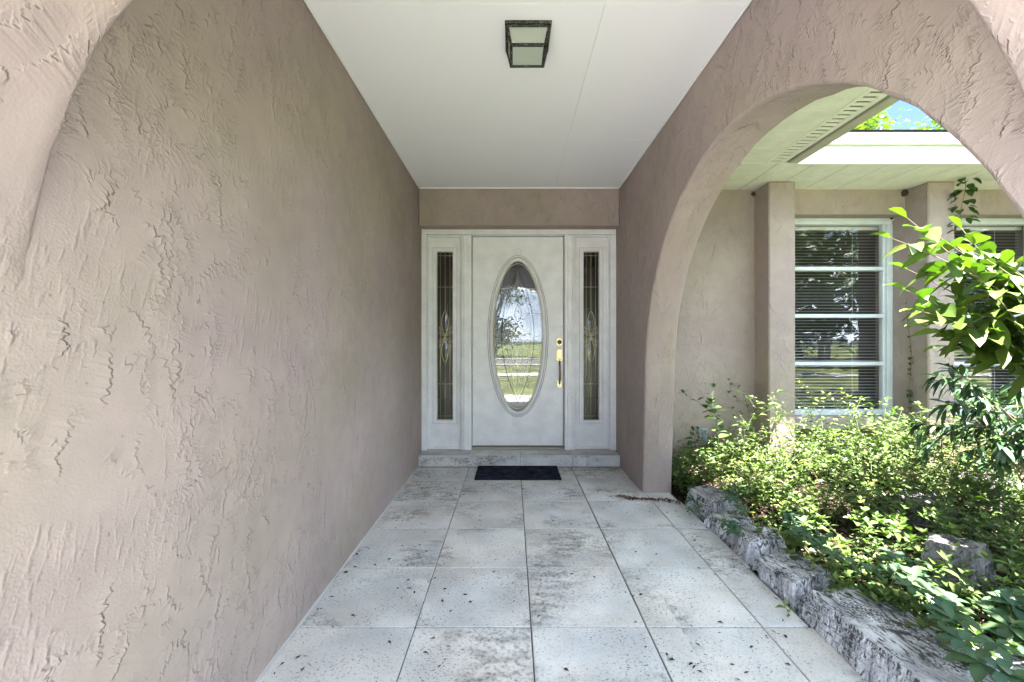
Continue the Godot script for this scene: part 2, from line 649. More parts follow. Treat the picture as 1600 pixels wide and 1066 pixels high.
# ------------------------------------------------------------------ the house
# A wall with an arched opening. place(u, v, w): u along the wall, v up, w through it.
func arch_wall(place: Callable, u0: float, u1: float, top: float, w0: float, w1: float, curve: Array, spring: int, seed_: int) -> ArrayMesh:
	var st := tool_new(true)
	var wob := noise(seed_, 7.0, 4)
	var n := curve.size()
	var r := 0.014
	var mid_u := (u0 + u1) * 0.5
	var profile := [[-r, w0], [-r * 0.35, w0 + r * 0.3], [0.0, w0 + r]]
	var inner := 7
	for k in range(1, inner):
		profile.append([0.0, lerpf(w0 + r, w1 - r, float(k) / inner)])
	profile.append_array([[0.0, w1 - r], [-r * 0.35, w1 - r * 0.3], [-r, w1]])
	var grid := []
	for i in n:
		var a: Vector2 = curve[maxi(i - 1, 0)]
		var b: Vector2 = curve[mini(i + 1, n - 1)]
		var t := (b - a).normalized()
		var into := Vector2(t.y, -t.x)
		var line := []
		for p in profile:
			var q: Vector2 = curve[i] + into * (p[0] + wob.get_noise_3d(curve[i].x, curve[i].y, p[1] * 1.5) * 0.007)
			line.append(Vector3(q.x, q.y, p[1]))
		grid.append(line)
	var np := profile.size()
	for i in n - 1:
		var a: Vector2 = curve[i]
		var b: Vector2 = curve[i + 1]
		var t := (b - a).normalized()
		for k in np - 1:
			var q := []
			for c in [grid[i][k], grid[i + 1][k], grid[i + 1][k + 1], grid[i][k + 1]]:
				q.append(place.call(c.x, c.y, c.z))
			var o0: Vector3 = place.call(0.0, 0.0, 0.0)
			var ww := 0.0
			if k < 2: ww = -1.0
			elif k >= np - 3: ww = 1.0
			var out: Vector3 = place.call(t.y, -t.x, ww * 0.6) - o0
			quad(st, q[0], q[1], q[2], q[3], out)
	st.set_smooth_group(1)
	# the two faces
	for f in 2:
		var k := 0 if f == 0 else np - 1
		var w := w0 if f == 0 else w1
		if f == 1:
			st.set_smooth_group(2)
		var o0: Vector3 = place.call(0.0, 0.0, 0.0)
		var out: Vector3 = place.call(0.0, 0.0, -1.0 if f == 0 else 1.0) - o0
		for i in n - 1:
			var a: Vector3 = grid[i][k]
			var b: Vector3 = grid[i + 1][k]
			var c := Vector2(b.x, top)
			var e := Vector2(a.x, top)
			if i < spring:
				c = Vector2(u0, b.y); e = Vector2(u0, a.y)
			elif i >= n - 1 - spring:
				c = Vector2(u1, b.y); e = Vector2(u1, a.y)
			quad(st, place.call(a.x, a.y, w), place.call(b.x, b.y, w), place.call(c.x, c.y, w), place.call(e.x, e.y, w), out)
		var l: Vector3 = grid[spring][k]
		var rr: Vector3 = grid[n - 1 - spring][k]
		quad(st, place.call(u0, l.y, w), place.call(l.x, l.y, w), place.call(l.x, top, w), place.call(u0, top, w), out)
		quad(st, place.call(u1, rr.y, w), place.call(rr.x, rr.y, w), place.call(rr.x, top, w), place.call(u1, top, w), out)
	st.set_smooth_group(-1)
	var o: Vector3 = place.call(0.0, 0.0, 0.0)
	quad(st, place.call(u0, 0.0, w0), place.call(u0, 0.0, w1), place.call(u0, top, w1), place.call(u0, top, w0), place.call(-1.0, 0.0, 0.0) - o)
	quad(st, place.call(u1, 0.0, w0), place.call(u1, 0.0, w1), place.call(u1, top, w1), place.call(u1, top, w0), place.call(1.0, 0.0, 0.0) - o)
	quad(st, place.call(u0, top, w0), place.call(u1, top, w0), place.call(u1, top, w1), place.call(u0, top, w1), place.call(0.0, 1.0, 0.0) - o)
	return done(st)

func part_box(called: String, m: String, parent: Node, x0: float, x1: float, y0: float, y1: float, d0: float, d1: float, bevel := 0.0) -> MeshInstance3D:
	var st := tool_new()
	xbox(st, x0, x1, y0, y1, d0, d1, bevel)
	return put(called, done(st), M[m], parent)

func build_house() -> Node3D:
	var house := thing("house", "tan stucco house with arched entry porch, white front door and pillared windows", "house")
	# left wall of the porch and the house front beside it
	part_box("porch_wall", "stucco", house, -1.06, -0.86, -0.1, 2.66, 0.6, 4.6)
	part_box("garage_wall", "stucco", house, -6.6, -1.06, -0.1, 2.66, 0.6, 0.8)
	part_box("garage_end_wall", "stucco", house, -6.8, -6.6, -0.1, 2.66, 0.6, 9.0)
	var caulk := tool_new(true)
	var cn := noise(95, 6.0, 4)
	var last := []
	for k in 160:
		var dd := 0.62 + k * 0.0216
		var wide := 0.005 + cn.get_noise_1d(dd) * 0.005
		var now := [Vector3(-0.8602, 0.004 + wide, -dd), Vector3(-0.8602 + wide * 0.8, 0.003 + wide * 0.5, -dd), Vector3(-0.8602 + wide * 1.2, -0.002, -dd)]
		if last:
			for q in 2:
				quad(caulk, last[q], now[q], now[q + 1], last[q + 1], Vector3(1, 1, 0))
		last = now
	put("caulk_line", done(caulk), M.caulk, house)
	# front arch
	var curve := []
	var cx := 0.065
	var rad := 0.927
	for k in 6:
		curve.append(Vector2(cx - rad, -0.1 + 1.3 * k / 6.0))
	for k in 61:
		var a := PI - PI * k / 60.0
		curve.append(Vector2(cx + cos(a) * rad, 1.2 + sin(a) * rad))
	for k in 6:
		curve.append(Vector2(cx + rad, 1.2 - 1.3 * (k + 1) / 6.0))
	put("front_arch", arch_wall(func(u, v, w): return Vector3(u, v, -w), -1.05, 0.992, 2.66, 0.6, 0.8, curve, 6, 91), M.stucco, house)
	# side arch on the right
	curve = []
	for k in 6:
		curve.append(Vector2(0.76, -0.1 + 0.965 * k / 6.0))
	for k in 73:
		var a := PI - PI * k / 72.0
		curve.append(Vector2(2.04 + cos(a) * (1.27 if a < PI * 0.5 else 1.28), 0.865 + sin(a) * 1.262))
	for k in 6:
		curve.append(Vector2(3.31 + 0.075 * (k + 1) / 6.0, 0.865 - 0.965 * (k + 1) / 6.0))
	put("side_arch", arch_wall(func(u, v, w): return Vector3(w, v, -u), 0.6, 4.5, 2.66, 0.99, 1.21, curve, 6, 92), M.stucco, house)
	# wall over the door
	part_box("door_lintel", "stucco", house, -0.858, 0.989, 2.212, 2.655, 4.095, 4.5, 0.008)
	# ceiling of the porch: sheets butted with open joints, a bead round the edge
	var ceiling := Node3D.new()
	ceiling.name = "porch_ceiling"
	house.add_child(ceiling)
	var xs := [-0.858, 0.39, 0.989]
	var ds := [0.8, 1.865, 3.12, 4.094]
	for i in 2:
		for j in 3:
			part_box("ceiling_panel", "ceiling_paint", ceiling, xs[i] + 0.0006, xs[i + 1] - 0.0006, 2.56, 2.575, ds[j] + 0.0006, ds[j + 1] - 0.0006, 0.001)
	part_box("backing_board", "weathered_wood", ceiling, -0.858, 0.989, 2.577, 2.59, 0.8, 4.094)
	part_box("edge_bead", "white_paint", ceiling, -0.858, -0.846, 2.548, 2.5595, 0.8, 4.094, 0.004)
	part_box("edge_bead", "white_paint", ceiling, 0.977, 0.989, 2.548, 2.5595, 0.8, 4.094, 0.004)
	part_box("edge_bead", "white_paint", ceiling, -0.845, 0.976, 2.546, 2.5595, 4.080, 4.0945, 0.004)

	# the wing with the windows
	part_box("recess_wall", "stucco", house, 1.21, 2.3, -0.1, 2.66, 4.11, 4.45)
	for p in [[2.236, 2.469], [3.624, 3.858], [5.02, 5.25]]:
		part_box("pillar", "stucco", house, p[0], p[1], -0.1, 2.539, 3.88, 4.46, 0.010)
	for b in [[2.469, 3.624], [3.858, 5.02]]:
		part_box("window_lintel", "stucco", house, b[0], b[1], 2.315, 2.66, 4.10, 4.45, 0.008)
		part_box("wall_under_window", "stucco", house, b[0], b[1], -0.1, 0.338, 4.19, 4.45)
		part_box("window_sill", "stucco", house, b[0], b[1], 0.338, 0.445, 4.075, 4.45, 0.010)
	part_box("end_wall", "stucco", house, 5.25, 9.0, -0.1, 2.66, 4.11, 4.45)
	# rooms behind the glass, closed on all sides
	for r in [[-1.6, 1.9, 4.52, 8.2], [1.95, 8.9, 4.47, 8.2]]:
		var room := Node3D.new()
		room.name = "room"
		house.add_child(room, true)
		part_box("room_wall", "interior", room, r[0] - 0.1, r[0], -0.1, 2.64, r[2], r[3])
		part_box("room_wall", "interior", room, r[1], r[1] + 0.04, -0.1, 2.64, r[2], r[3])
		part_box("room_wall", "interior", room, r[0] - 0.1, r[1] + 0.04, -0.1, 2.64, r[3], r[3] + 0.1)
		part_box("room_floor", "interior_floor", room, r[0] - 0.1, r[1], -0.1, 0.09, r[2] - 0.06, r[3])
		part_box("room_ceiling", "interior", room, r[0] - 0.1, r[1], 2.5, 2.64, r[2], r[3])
	build_eaves(house)
	return house

func build_eaves(house: Node3D) -> void:
	# porch side: boards across, a louvred strip, a weathered fascia
	var soffit := Node3D.new()
	soffit.name = "porch_soffit"
	house.add_child(soffit)
	var d := -0.2
	while d < 3.48:
		var e := minf(d + 0.262, 3.492)
		part_box("soffit_board", "soffit_paint", soffit, 1.212, 1.968, 2.54, 2.555, d + 0.002, e - 0.002, 0.002)
		d += 0.262
	var vent := Node3D.new()
	vent.name = "soffit_vent"
	house.add_child(vent)
	part_box("vent_rail", "soffit_paint", vent, 1.970, 2.000, 2.539, 2.553, -0.2, 3.492, 0.001)
	part_box("vent_rail", "soffit_paint", vent, 2.090, 2.126, 2.539, 2.553, -0.2, 3.492, 0.001)
	part_box("vent_backing", "attic", vent, 1.972, 2.124, 2.5565, 2.560, -0.2, 3.49)
	var louvre := box_mesh(Vector3(2.0, 2.540, -0.011), Vector3(2.09, 2.551, 0.011), 0.001)
	for k in 74:
		put("louvre", louvre, M.soffit_paint, vent, Vector3(0, 0, 0.175 - k * 0.05))
	part_box("porch_fascia", "weathered_wood", house, 2.142, 2.222, 2.528, 2.735, -0.25, 3.462, 0.004)
	# main eave: boards running back to the wall, white fascia and gutter board
	soffit = Node3D.new()
	soffit.name = "main_soffit"
	house.add_child(soffit)
	var x := 1.212
	while x < 8.8:
		part_box("soffit_board", "soffit_paint", soffit, x + 0.004, x + 0.288, 2.541, 2.556, 3.496, 4.109, 0.0025)
		x += 0.292
	part_box("soffit_backing", "attic", soffit, 1.212, 8.9, 2.559, 2.563, 3.5, 4.3)
	part_box("main_fascia", "fascia_paint", house, 2.224, 9.0, 2.531, 2.672, 3.478, 3.494, 0.003)
	part_box("gutter_board", "fascia_paint", house, 2.224, 9.0, 2.674, 2.768, 3.444, 3.494, 0.006)
	part_box("drip_edge", "dark_gap", house, 2.224, 9.0, 2.769, 2.775, 3.436, 3.494)
	# front eave of the porch
	part_box("front_soffit", "soffit_paint", house, -6.9, 1.211, 2.54, 2.555, -0.2, 0.599)
	part_box("front_fascia", "fascia_paint", house, -6.9, 2.14, 2.53, 2.735, -0.25, -0.203, 0.003)
	# roofs, low pitched, solid below
	var st := tool_new()
	var a := [Vector3(2.24, 2.737, 0.27), Vector3(-2.3, 4.05, 0.27), Vector3(-7.0, 2.737, 0.27)]
	var b := [Vector3(2.24, 2.737, -9.0), Vector3(-2.3, 4.05, -9.0), Vector3(-7.0, 2.737, -9.0)]
	quad(st, a[0], a[1], b[1], b[0], Vector3(0.3, 1, 0))
	quad(st, a[1], a[2], b[2], b[1], Vector3(-0.3, 1, 0))
	tri(st, a[0], a[1], a[2], Vector3(0, 0, 1))
	tri(st, b[0], b[1], b[2], Vector3(0, 0, -1))
	quad(st, a[0], a[2], b[2], b[0], Vector3(0, -1, 0))
	put("porch_roof", done(st), M.shingle, house)
	st = tool_new()
	a = [Vector3(-6.9, 2.777, -3.43), Vector3(-6.9, 4.4, -9.0), Vector3(-6.9, 2.777, -14.0)]
	b = [Vector3(9.2, 2.777, -3.43), Vector3(9.2, 4.4, -9.0), Vector3(9.2, 2.777, -14.0)]
	quad(st, a[0], a[1], b[1], b[0], Vector3(0, 1, 0.3))
	quad(st, a[1], a[2], b[2], b[1], Vector3(0, 1, -0.3))
	tri(st, a[0], a[1], a[2], Vector3(-1, 0, 0))
	tri(st, b[0], b[1], b[2], Vector3(1, 0, 0))
	quad(st, a[0], a[2], b[2], b[0], Vector3(0, -1, 0))
	put("main_roof", done(st), M.shingle, house)

# a flat panel with an oval hole, front at distance d0, back at d1
func oval_slab(x0: float, x1: float, y0: float, y1: float, d0: float, d1: float, c: Vector2, ra: float, rb: float) -> ArrayMesh:
	var st := tool_new()
	var angs := []
	for k in 112:
		angs.append(TAU * k / 112.0 - PI)
	for cr in [Vector2(x0, y0), Vector2(x1, y0), Vector2(x1, y1), Vector2(x0, y1)]:
		angs.append((cr - c).angle())
	angs.sort()
	var inner := []
	var outer := []
	for a: float in angs:
		var dir := Vector2(cos(a), sin(a))
		var t := 1e9
		if absf(dir.x) > 1e-6:
			t = minf(t, ((x1 if dir.x > 0 else x0) - c.x) / dir.x)
		if absf(dir.y) > 1e-6:
			t = minf(t, ((y1 if dir.y > 0 else y0) - c.y) / dir.y)
		outer.append(c + dir * t)
		var s := 1.0 / sqrt(pow(dir.x / ra, 2) + pow(dir.y / rb, 2))
		inner.append(c + dir * s)
	var n := angs.size()
	for i in n:
		var j := (i + 1) % n
		for f in 2:
			var z := -d0 if f == 0 else -d1
			var nz := 1.0 if f == 0 else -1.0
			quad(st, Vector3(inner[i].x, inner[i].y, z), Vector3(inner[j].x, inner[j].y, z), Vector3(outer[j].x, outer[j].y, z), Vector3(outer[i].x, outer[i].y, z), Vector3(0, 0, nz))
		var im: Vector2 = c - inner[i]
		quad(st, Vector3(inner[i].x, inner[i].y, -d0), Vector3(inner[j].x, inner[j].y, -d0), Vector3(inner[j].x, inner[j].y, -d1), Vector3(inner[i].x, inner[i].y, -d1), Vector3(im.x, im.y, 0))
		var om: Vector2 = outer[i] + outer[j] - c * 2.0
		quad(st, Vector3(outer[i].x, outer[i].y, -d0), Vector3(outer[j].x, outer[j].y, -d0), Vector3(outer[j].x, outer[j].y, -d1), Vector3(outer[i].x, outer[i].y, -d1), Vector3(om.x, om.y, 0))
	return done(st)

# a moulding swept round an oval: profile of (how far in from the outer oval, how far proud)
func oval_ring(c: Vector2, ra: float, rb: float, d: float, profile: Array) -> ArrayMesh:
	var st := tool_new(true)
	var n := 120
	var rings := []
	for i in n:
		var a := TAU * i / n
		var p := Vector2(cos(a) * ra, sin(a) * rb)
		var nn := Vector2(cos(a) / ra, sin(a) / rb).normalized()
		var line := []
		for q in profile:
			var w: Vector2 = c + p - nn * q[0]
			line.append(Vector3(w.x, w.y, -(d - q[1])))
		rings.append(line)
	for i in n:
		var j := (i + 1) % n
		for k in profile.size() - 1:
			var a := TAU * (i + 0.5) / n
			var nn := Vector2(cos(a) / ra, sin(a) / rb).normalized()
			var dp := Vector2(profile[k + 1][0] - profile[k][0], profile[k + 1][1] - profile[k][1])
			var out := Vector3(nn.x * dp.y, nn.y * dp.y, dp.x)
			quad(st, rings[i][k], rings[j][k], rings[j][k + 1], rings[i][k + 1], out)
	return done(st)

func oval_disc(c: Vector2, ra: float, rb: float, d0: float, d1: float) -> ArrayMesh:
	var st := tool_new()
	var n := 72
	for i in n:
		var a := TAU * i / n
		var b := TAU * (i + 1) / n
		var p := c + Vector2(cos(a) * ra, sin(a) * rb)
		var q := c + Vector2(cos(b) * ra, sin(b) * rb)
		tri(st, Vector3(c.x, c.y, -d0), Vector3(p.x, p.y, -d0), Vector3(q.x, q.y, -d0), Vector3(0, 0, 1))
		tri(st, Vector3(c.x, c.y, -d1), Vector3(p.x, p.y, -d1), Vector3(q.x, q.y, -d1), Vector3(0, 0, -1))
	return done(st)

# two arcs that meet in points: the lens shape of leaded glass
func lens_line(c: Vector2, w: float, h: float, d: float, tilt := 0.0, steps := 14) -> Array:
	var pts := []
	for s: float in [1.0, -1.0]:
		for k in steps:
			var t := float(k) / steps * 2.0 - 1.0
			var p := Vector2(s * w * (1.0 - t * t), t * h * s).rotated(tilt)
			pts.append(Vector3(c.x + p.x, c.y + p.y, -d))
	return pts

func came(parent: Node, m: String, pts: Array, r := 0.0030, closed := false) -> void:
	var st := tool_new(true)
	tube(st, pts, r, r, 6, closed)
	put("came", done(st), M[m], parent)

func bevel_petal(parent: Node, c: Vector2, w: float, h: float, d: float, tilt: float) -> void:
	# a small faceted lens of clear glass set in the panel
	var st := tool_new()
	var pts := lens_line(c, w, h, d, tilt, 7)
	var top := Vector3(c.x, c.y, -d + 0.006)
	var n := pts.size()
	for i in n:
		tri(st, pts[i], pts[(i + 1) % n], top, Vector3(0, 0, 1))
	put("glass_bevel", done(st), M.clear_glass, parent)

func octagon(st: SurfaceTool, c: Vector2, w: float, h: float, d0: float, d1: float, cut: float, inset: float) -> void:
	var front := []
	var back := []
	var outline := [Vector2(-w + cut, h), Vector2(w - cut, h), Vector2(w, h - cut), Vector2(w, -h + cut), Vector2(w - cut, -h), Vector2(-w + cut, -h), Vector2(-w, -h + cut), Vector2(-w, h - cut)]
	for p: Vector2 in outline:
		var q := p - p.normalized() * inset
		front.append(Vector3(c.x + q.x, c.y + q.y, -d0))
		back.append(Vector3(c.x + p.x, c.y + p.y, -d1))
	for i in 8:
		var j := (i + 1) % 8
		tri(st, Vector3(c.x, c.y, -d0), front[i], front[j], Vector3(0, 0, 1))
		quad(st, front[i], front[j], back[j], back[i], Vector3(outline[i].x + outline[j].x, outline[i].y + outline[j].y, 0.5))

func build_door(house: Node3D) -> void:
	# frame: jambs, mullions, head
	var frame := Node3D.new()
	frame.name = "door_frame"
	house.add_child(frame)
	for j in [[-0.873, -0.811], [0.933, 0.995]]:
		part_box("jamb", "white_paint", frame, j[0], j[1], 0.108, 2.166, 4.24, 4.46, 0.004)
	for j in [[-0.483, -0.388], [0.505, 0.602]]:
		part_box("mullion", "white_paint", frame, j[0], j[1], 0.108, 2.166, 4.25, 4.46, 0.004)
		part_box("bead", "white_paint", frame, j[0] + 0.022, j[1] - 0.022, 0.112, 2.160, 4.238, 4.2495, 0.005)
	part_box("head", "white_paint", frame, -0.873, 0.995, 2.168, 2.30, 4.244, 4.46, 0.004)
	for j in [[-0.810, -0.484], [0.603, 0.932]]:
		# thin stops round each opening
		part_box("stop", "white_paint", frame, j[0], j[1], 2.150, 2.1665, 4.275, 4.299, 0.003)
		part_box("stop", "white_paint", frame, j[0], j[0] + 0.012, 0.13, 2.149, 4.275, 4.299, 0.003)
		part_box("stop", "white_paint", frame, j[1] - 0.012, j[1], 0.13, 2.149, 4.275, 4.299, 0.003)
	part_box("door_stop", "white_paint", frame, -0.3875, -0.366, 0.125, 2.1665, 4.385, 4.42)
	part_box("door_stop", "white_paint", frame, 0.483, 0.5045, 0.125, 2.1665, 4.385, 4.42)
	part_box("door_stop", "white_paint", frame, -0.3655, 0.4825, 2.140, 2.1667, 4.385, 4.42)
	part_box("threshold", "weathered_wood", frame, -0.387, 0.504, 0.108, 0.124, 4.27, 4.45, 0.003)
	# the door leaf
	var c := Vector2(0.058, 1.197)
	var door := put("entry_door", oval_slab(-0.3815, 0.4985, 0.134, 2.1605, 4.335, 4.38, c, 0.252, 0.732), M.white_paint, house)
	put("oval_moulding", oval_ring(c, 0.292, 0.783, 4.335, [[0.0, -0.002], [0.002, 0.012], [0.008, 0.016], [0.012, 0.012], [0.014, 0.003], [0.018, 0.003], [0.021, 0.016], [0.027, 0.024], [0.038, 0.024], [0.046, 0.014], [0.051, 0.002], [0.053, -0.012]]), M.white_paint, door)
	put("moulding_seal", oval_ring(c, 0.2965, 0.7875, 4.335, [[0.0, -0.001], [0.0005, 0.002], [0.0045, 0.002], [0.005, -0.001]]), M.seal, door)
	put("groove_seal", oval_ring(c, 0.279, 0.770, 4.335, [[0.0, 0.001], [0.0005, 0.0042], [0.0045, 0.0042], [0.005, 0.001]]), M.seal, door)
	part_box("door_sweep", "dark_gap", door, -0.384, 0.501, 0.1245, 0.1335, 4.34, 4.375)
	# insulated glass: clear sheet, leaded sheet, clear sheet
	put("front_glass", oval_disc(c, 0.244, 0.722, 4.341, 4.345), M.clear_glass, door)
	put("leaded_glass", oval_disc(c, 0.246, 0.724, 4.354, 4.357), M.rippled_glass, door)
	put("back_glass", oval_disc(c, 0.246, 0.724, 4.366, 4.370), M.clear_glass, door)
	var d := 4.3515
	var ring := []
	for k in 72:
		var a := TAU * k / 72.0
		ring.append(Vector3(c.x + cos(a) * 0.233, c.y + sin(a) * 0.709, -d))
	came(door, "brass", ring, 0.004, true)
	came(door, "dark_came", lens_line(c, 0.158, 0.645, d, 0.0, 26), 0.0045, true)
	came(door, "came", lens_line(c, 0.128, 0.56, d, 0.0, 26), 0.0022, true)
	for s: float in [-1.0, 1.0]:
		for yy: float in [1.66, 1.42, 1.19, 0.99, 0.76]:
			var t: float = (yy - c.y) / 0.645
			var xi: float = 0.158 * (1.0 - t * t)
			var e: float = (yy - c.y) / 0.709
			var xo: float = 0.233 * sqrt(1.0 - e * e)
			came(door, "came", [Vector3(c.x + s * xi, yy, -d), Vector3(c.x + s * xo, yy, -d)])
	came(door, "came", [Vector3(c.x, 1.84, -d), Vector3(c.x, 1.50, -d)])
	came(door, "came", [Vector3(c.x, 0.86, -d), Vector3(c.x, 0.56, -d)])
	came(door, "came", lens_line(Vector2(c.x, 0.985), 0.044, 0.12, d), 0.0024, true)
	came(door, "dark_came", lens_line(Vector2(c.x, 1.42), 0.032, 0.085, d), 0.004, true)
	bevel_petal(door, Vector2(c.x, 1.42), 0.03, 0.083, d, 0.0)
	bevel_petal(door, Vector2(c.x, 0.985), 0.04, 0.115, d, 0.0)
	for a: float in [-1.25, -0.75, -0.3, 0.3, 0.75, 1.25]:
		for up: float in [1.0, -1.0]:
			var p := Vector2(c.x, 1.215) + Vector2(sin(a), cos(a) * up * 0.8) * 0.068
			var tilt := -a * up if up > 0 else a
			came(door, "came", lens_line(p, 0.013, 0.055, d, tilt, 8), 0.0018, true)
			bevel_petal(door, p, 0.012, 0.052, d, tilt)
	# ring of the door viewer
	var viewer := []
	for k in 24:
		var a := TAU * k / 24.0
		viewer.append(Vector3(c.x + cos(a) * 0.034, 2.022 + sin(a) * 0.034, -4.334))
	var st := tool_new(true)
	tube(st, viewer, 0.005, 0.005, 6, true)
	put("viewer_ring", done(st), M.white_paint, door)
	st = tool_new()
	octagon(st, Vector2(c.x, 2.022), 0.010, 0.010, 4.331, 4.336, 0.005, 0.002)
	put("viewer", done(st), M.white_paint, door)
	# deadbolt and handle set
	st = tool_new()
	octagon(st, Vector2(0.461, 1.140), 0.034, 0.041, 4.325, 4.3349, 0.014, 0.005)
	put("deadbolt", done(st), M.brass, door)
	st = tool_new(true)
	var hub := []
	for k in 20:
		var a := TAU * k / 20.0
		hub.append(Vector3(0.461 + cos(a) * 0.017, 1.140 + sin(a) * 0.017, -4.322))
	tube(st, hub, 0.006, 0.006, 6, true)
	tube(st, [Vector3(0.461, 1.140, -4.33), Vector3(0.461, 1.140, -4.318)], 0.012, 0.012, 14)
	put("cylinder", done(st), M.dark_brass, door)
	st = tool_new()
	octagon(st, Vector2(0.461, 1.012), 0.034, 0.067, 4.325, 4.3349, 0.018, 0.006)
	put("handle_plate", done(st), M.brass, door)
	st = tool_new()
	octagon(st, Vector2(0.461, 1.022), 0.022, 0.046, 4.321, 4.3248, 0.012, 0.003)
	xbox(st, 0.447, 0.475, 0.962, 0.972, 4.296, 4.324, 0.003)
	put("thumb_latch", done(st), M.brass, door)
	st = tool_new(true)
	var grip := []
	for k in 15:
		var t := k / 14.0
		grip.append(Vector3(0.461, lerpf(0.955, 0.735, t), -4.328 + sin(t * PI) * 0.050 + t * 0.0))
	tube(st, grip, 0.0085, 0.0085, 10)
	put("handle_grip", done(st), M.dark_brass, door)
	st = tool_new()
	octagon(st, Vector2(0.461, 0.733), 0.026, 0.041, 4.325, 4.3349, 0.013, 0.005)
	put("handle_foot", done(st), M.brass, door)
	# the two sidelights
	for s in [[-0.810, -0.484, -0.724, -0.570], [0.603, 0.932, 0.688, 0.839]]:
		st = tool_new()
		var gx0: float = s[2]
		var gx1: float = s[3]
		xbox(st, s[0], gx0, 0.136, 2.149, 4.30, 4.345)
		xbox(st, gx1, s[1], 0.136, 2.149, 4.30, 4.345)
		xbox(st, gx0, gx1, 0.136, 0.390, 4.30, 4.345)
		xbox(st, gx0, gx1, 2.011, 2.149, 4.30, 4.345)
		var panel := put("sidelight", done(st), M.white_paint, house)
		st = tool_new()
		# raised moulding round the glass, mitred as four bars with a stepped section
		for o in [[0.037, 0.008, 4.290], [0.026, 0.0, 4.284]]:
			var w: float = o[0]
			var v: float = o[1]
			xbox(st, gx0 - w, gx0 - v, 0.390 - w, 2.011 + w, o[2], 4.2998, 0.003)
			xbox(st, gx1 + v, gx1 + w, 0.390 - w, 2.011 + w, o[2], 4.2998, 0.003)
			xbox(st, gx0 - v, gx1 + v, 0.390 - w, 0.390 - v, o[2] + 0.0006, 4.2998, 0.003)
			xbox(st, gx0 - v, gx1 + v, 2.011 + v, 2.011 + w, o[2] + 0.0006, 4.2998, 0.003)
		put("glass_moulding", done(st), M.white_paint, panel)
		var sl := tool_new()
		var ow := 0.0395
		xbox(sl, gx0 - ow, gx0 - 0.0372, 0.390 - ow, 2.011 + ow, 4.298, 4.2999)
		xbox(sl, gx1 + 0.0372, gx1 + ow, 0.390 - ow, 2.011 + ow, 4.298, 4.2999)
		xbox(sl, gx0 - 0.0371, gx1 + 0.0371, 0.390 - ow, 0.390 - 0.0372, 4.298, 4.2999)
		xbox(sl, gx0 - 0.0371, gx1 + 0.0371, 2.011 + 0.0372, 2.011 + ow, 4.298, 4.2999)
		put("moulding_seal", done(sl), M.seal, panel)
		part_box("sill_bead", "white_paint", panel, s[0] + 0.002, s[1] - 0.002, 0.110, 0.1355, 4.285, 4.345, 0.003)
		for g in [["leaded_glass", "rippled_glass", 4.318, 4.321]]:
			part_box(g[0], g[1], panel, gx0 + 0.001, gx1 - 0.001, 0.391, 2.010, g[2], g[3])
		var w := gx1 - gx0
		var cx := (gx0 + gx1) * 0.5
		d = 4.3155
		for fx: float in [0.2, 0.5, 0.8]:
			var xx := gx0 + w * fx
			if fx == 0.5:
				came(panel, "came", [Vector3(xx, 2.008, -d), Vector3(xx, 1.44, -d)])
				came(panel, "came", [Vector3(xx, 0.94, -d), Vector3(xx, 0.393, -d)])
			else:
				came(panel, "came", [Vector3(xx, 2.008, -d), Vector3(xx, 0.393, -d)])
		for yy: float in [1.975, 1.672, 0.735, 0.425]:
			came(panel, "came", [Vector3(gx0, yy, -d + 0.003), Vector3(gx1, yy, -d + 0.003)])
		for yy: float in [1.325, 1.055]:
			came(panel, "came", lens_line(Vector2(cx, yy), 0.034, 0.118, d - 0.004), 0.003, true)
			bevel_petal(panel, Vector2(cx, yy), 0.032, 0.113, d - 0.003, 0.0)
		for a: float in [-1.0, -0.6, 0.6, 1.0]:
			for up: float in [1.0, -1.0]:
				var p := Vector2(cx, 1.19) + Vector2(sin(a) * 0.8, cos(a) * up) * 0.062
				var tilt := -a * up
				came(panel, "came", lens_line(p, 0.010, 0.060, d - 0.004, tilt, 8), 0.0022, true)
				bevel_petal(panel, p, 0.009, 0.056, d - 0.003, tilt)

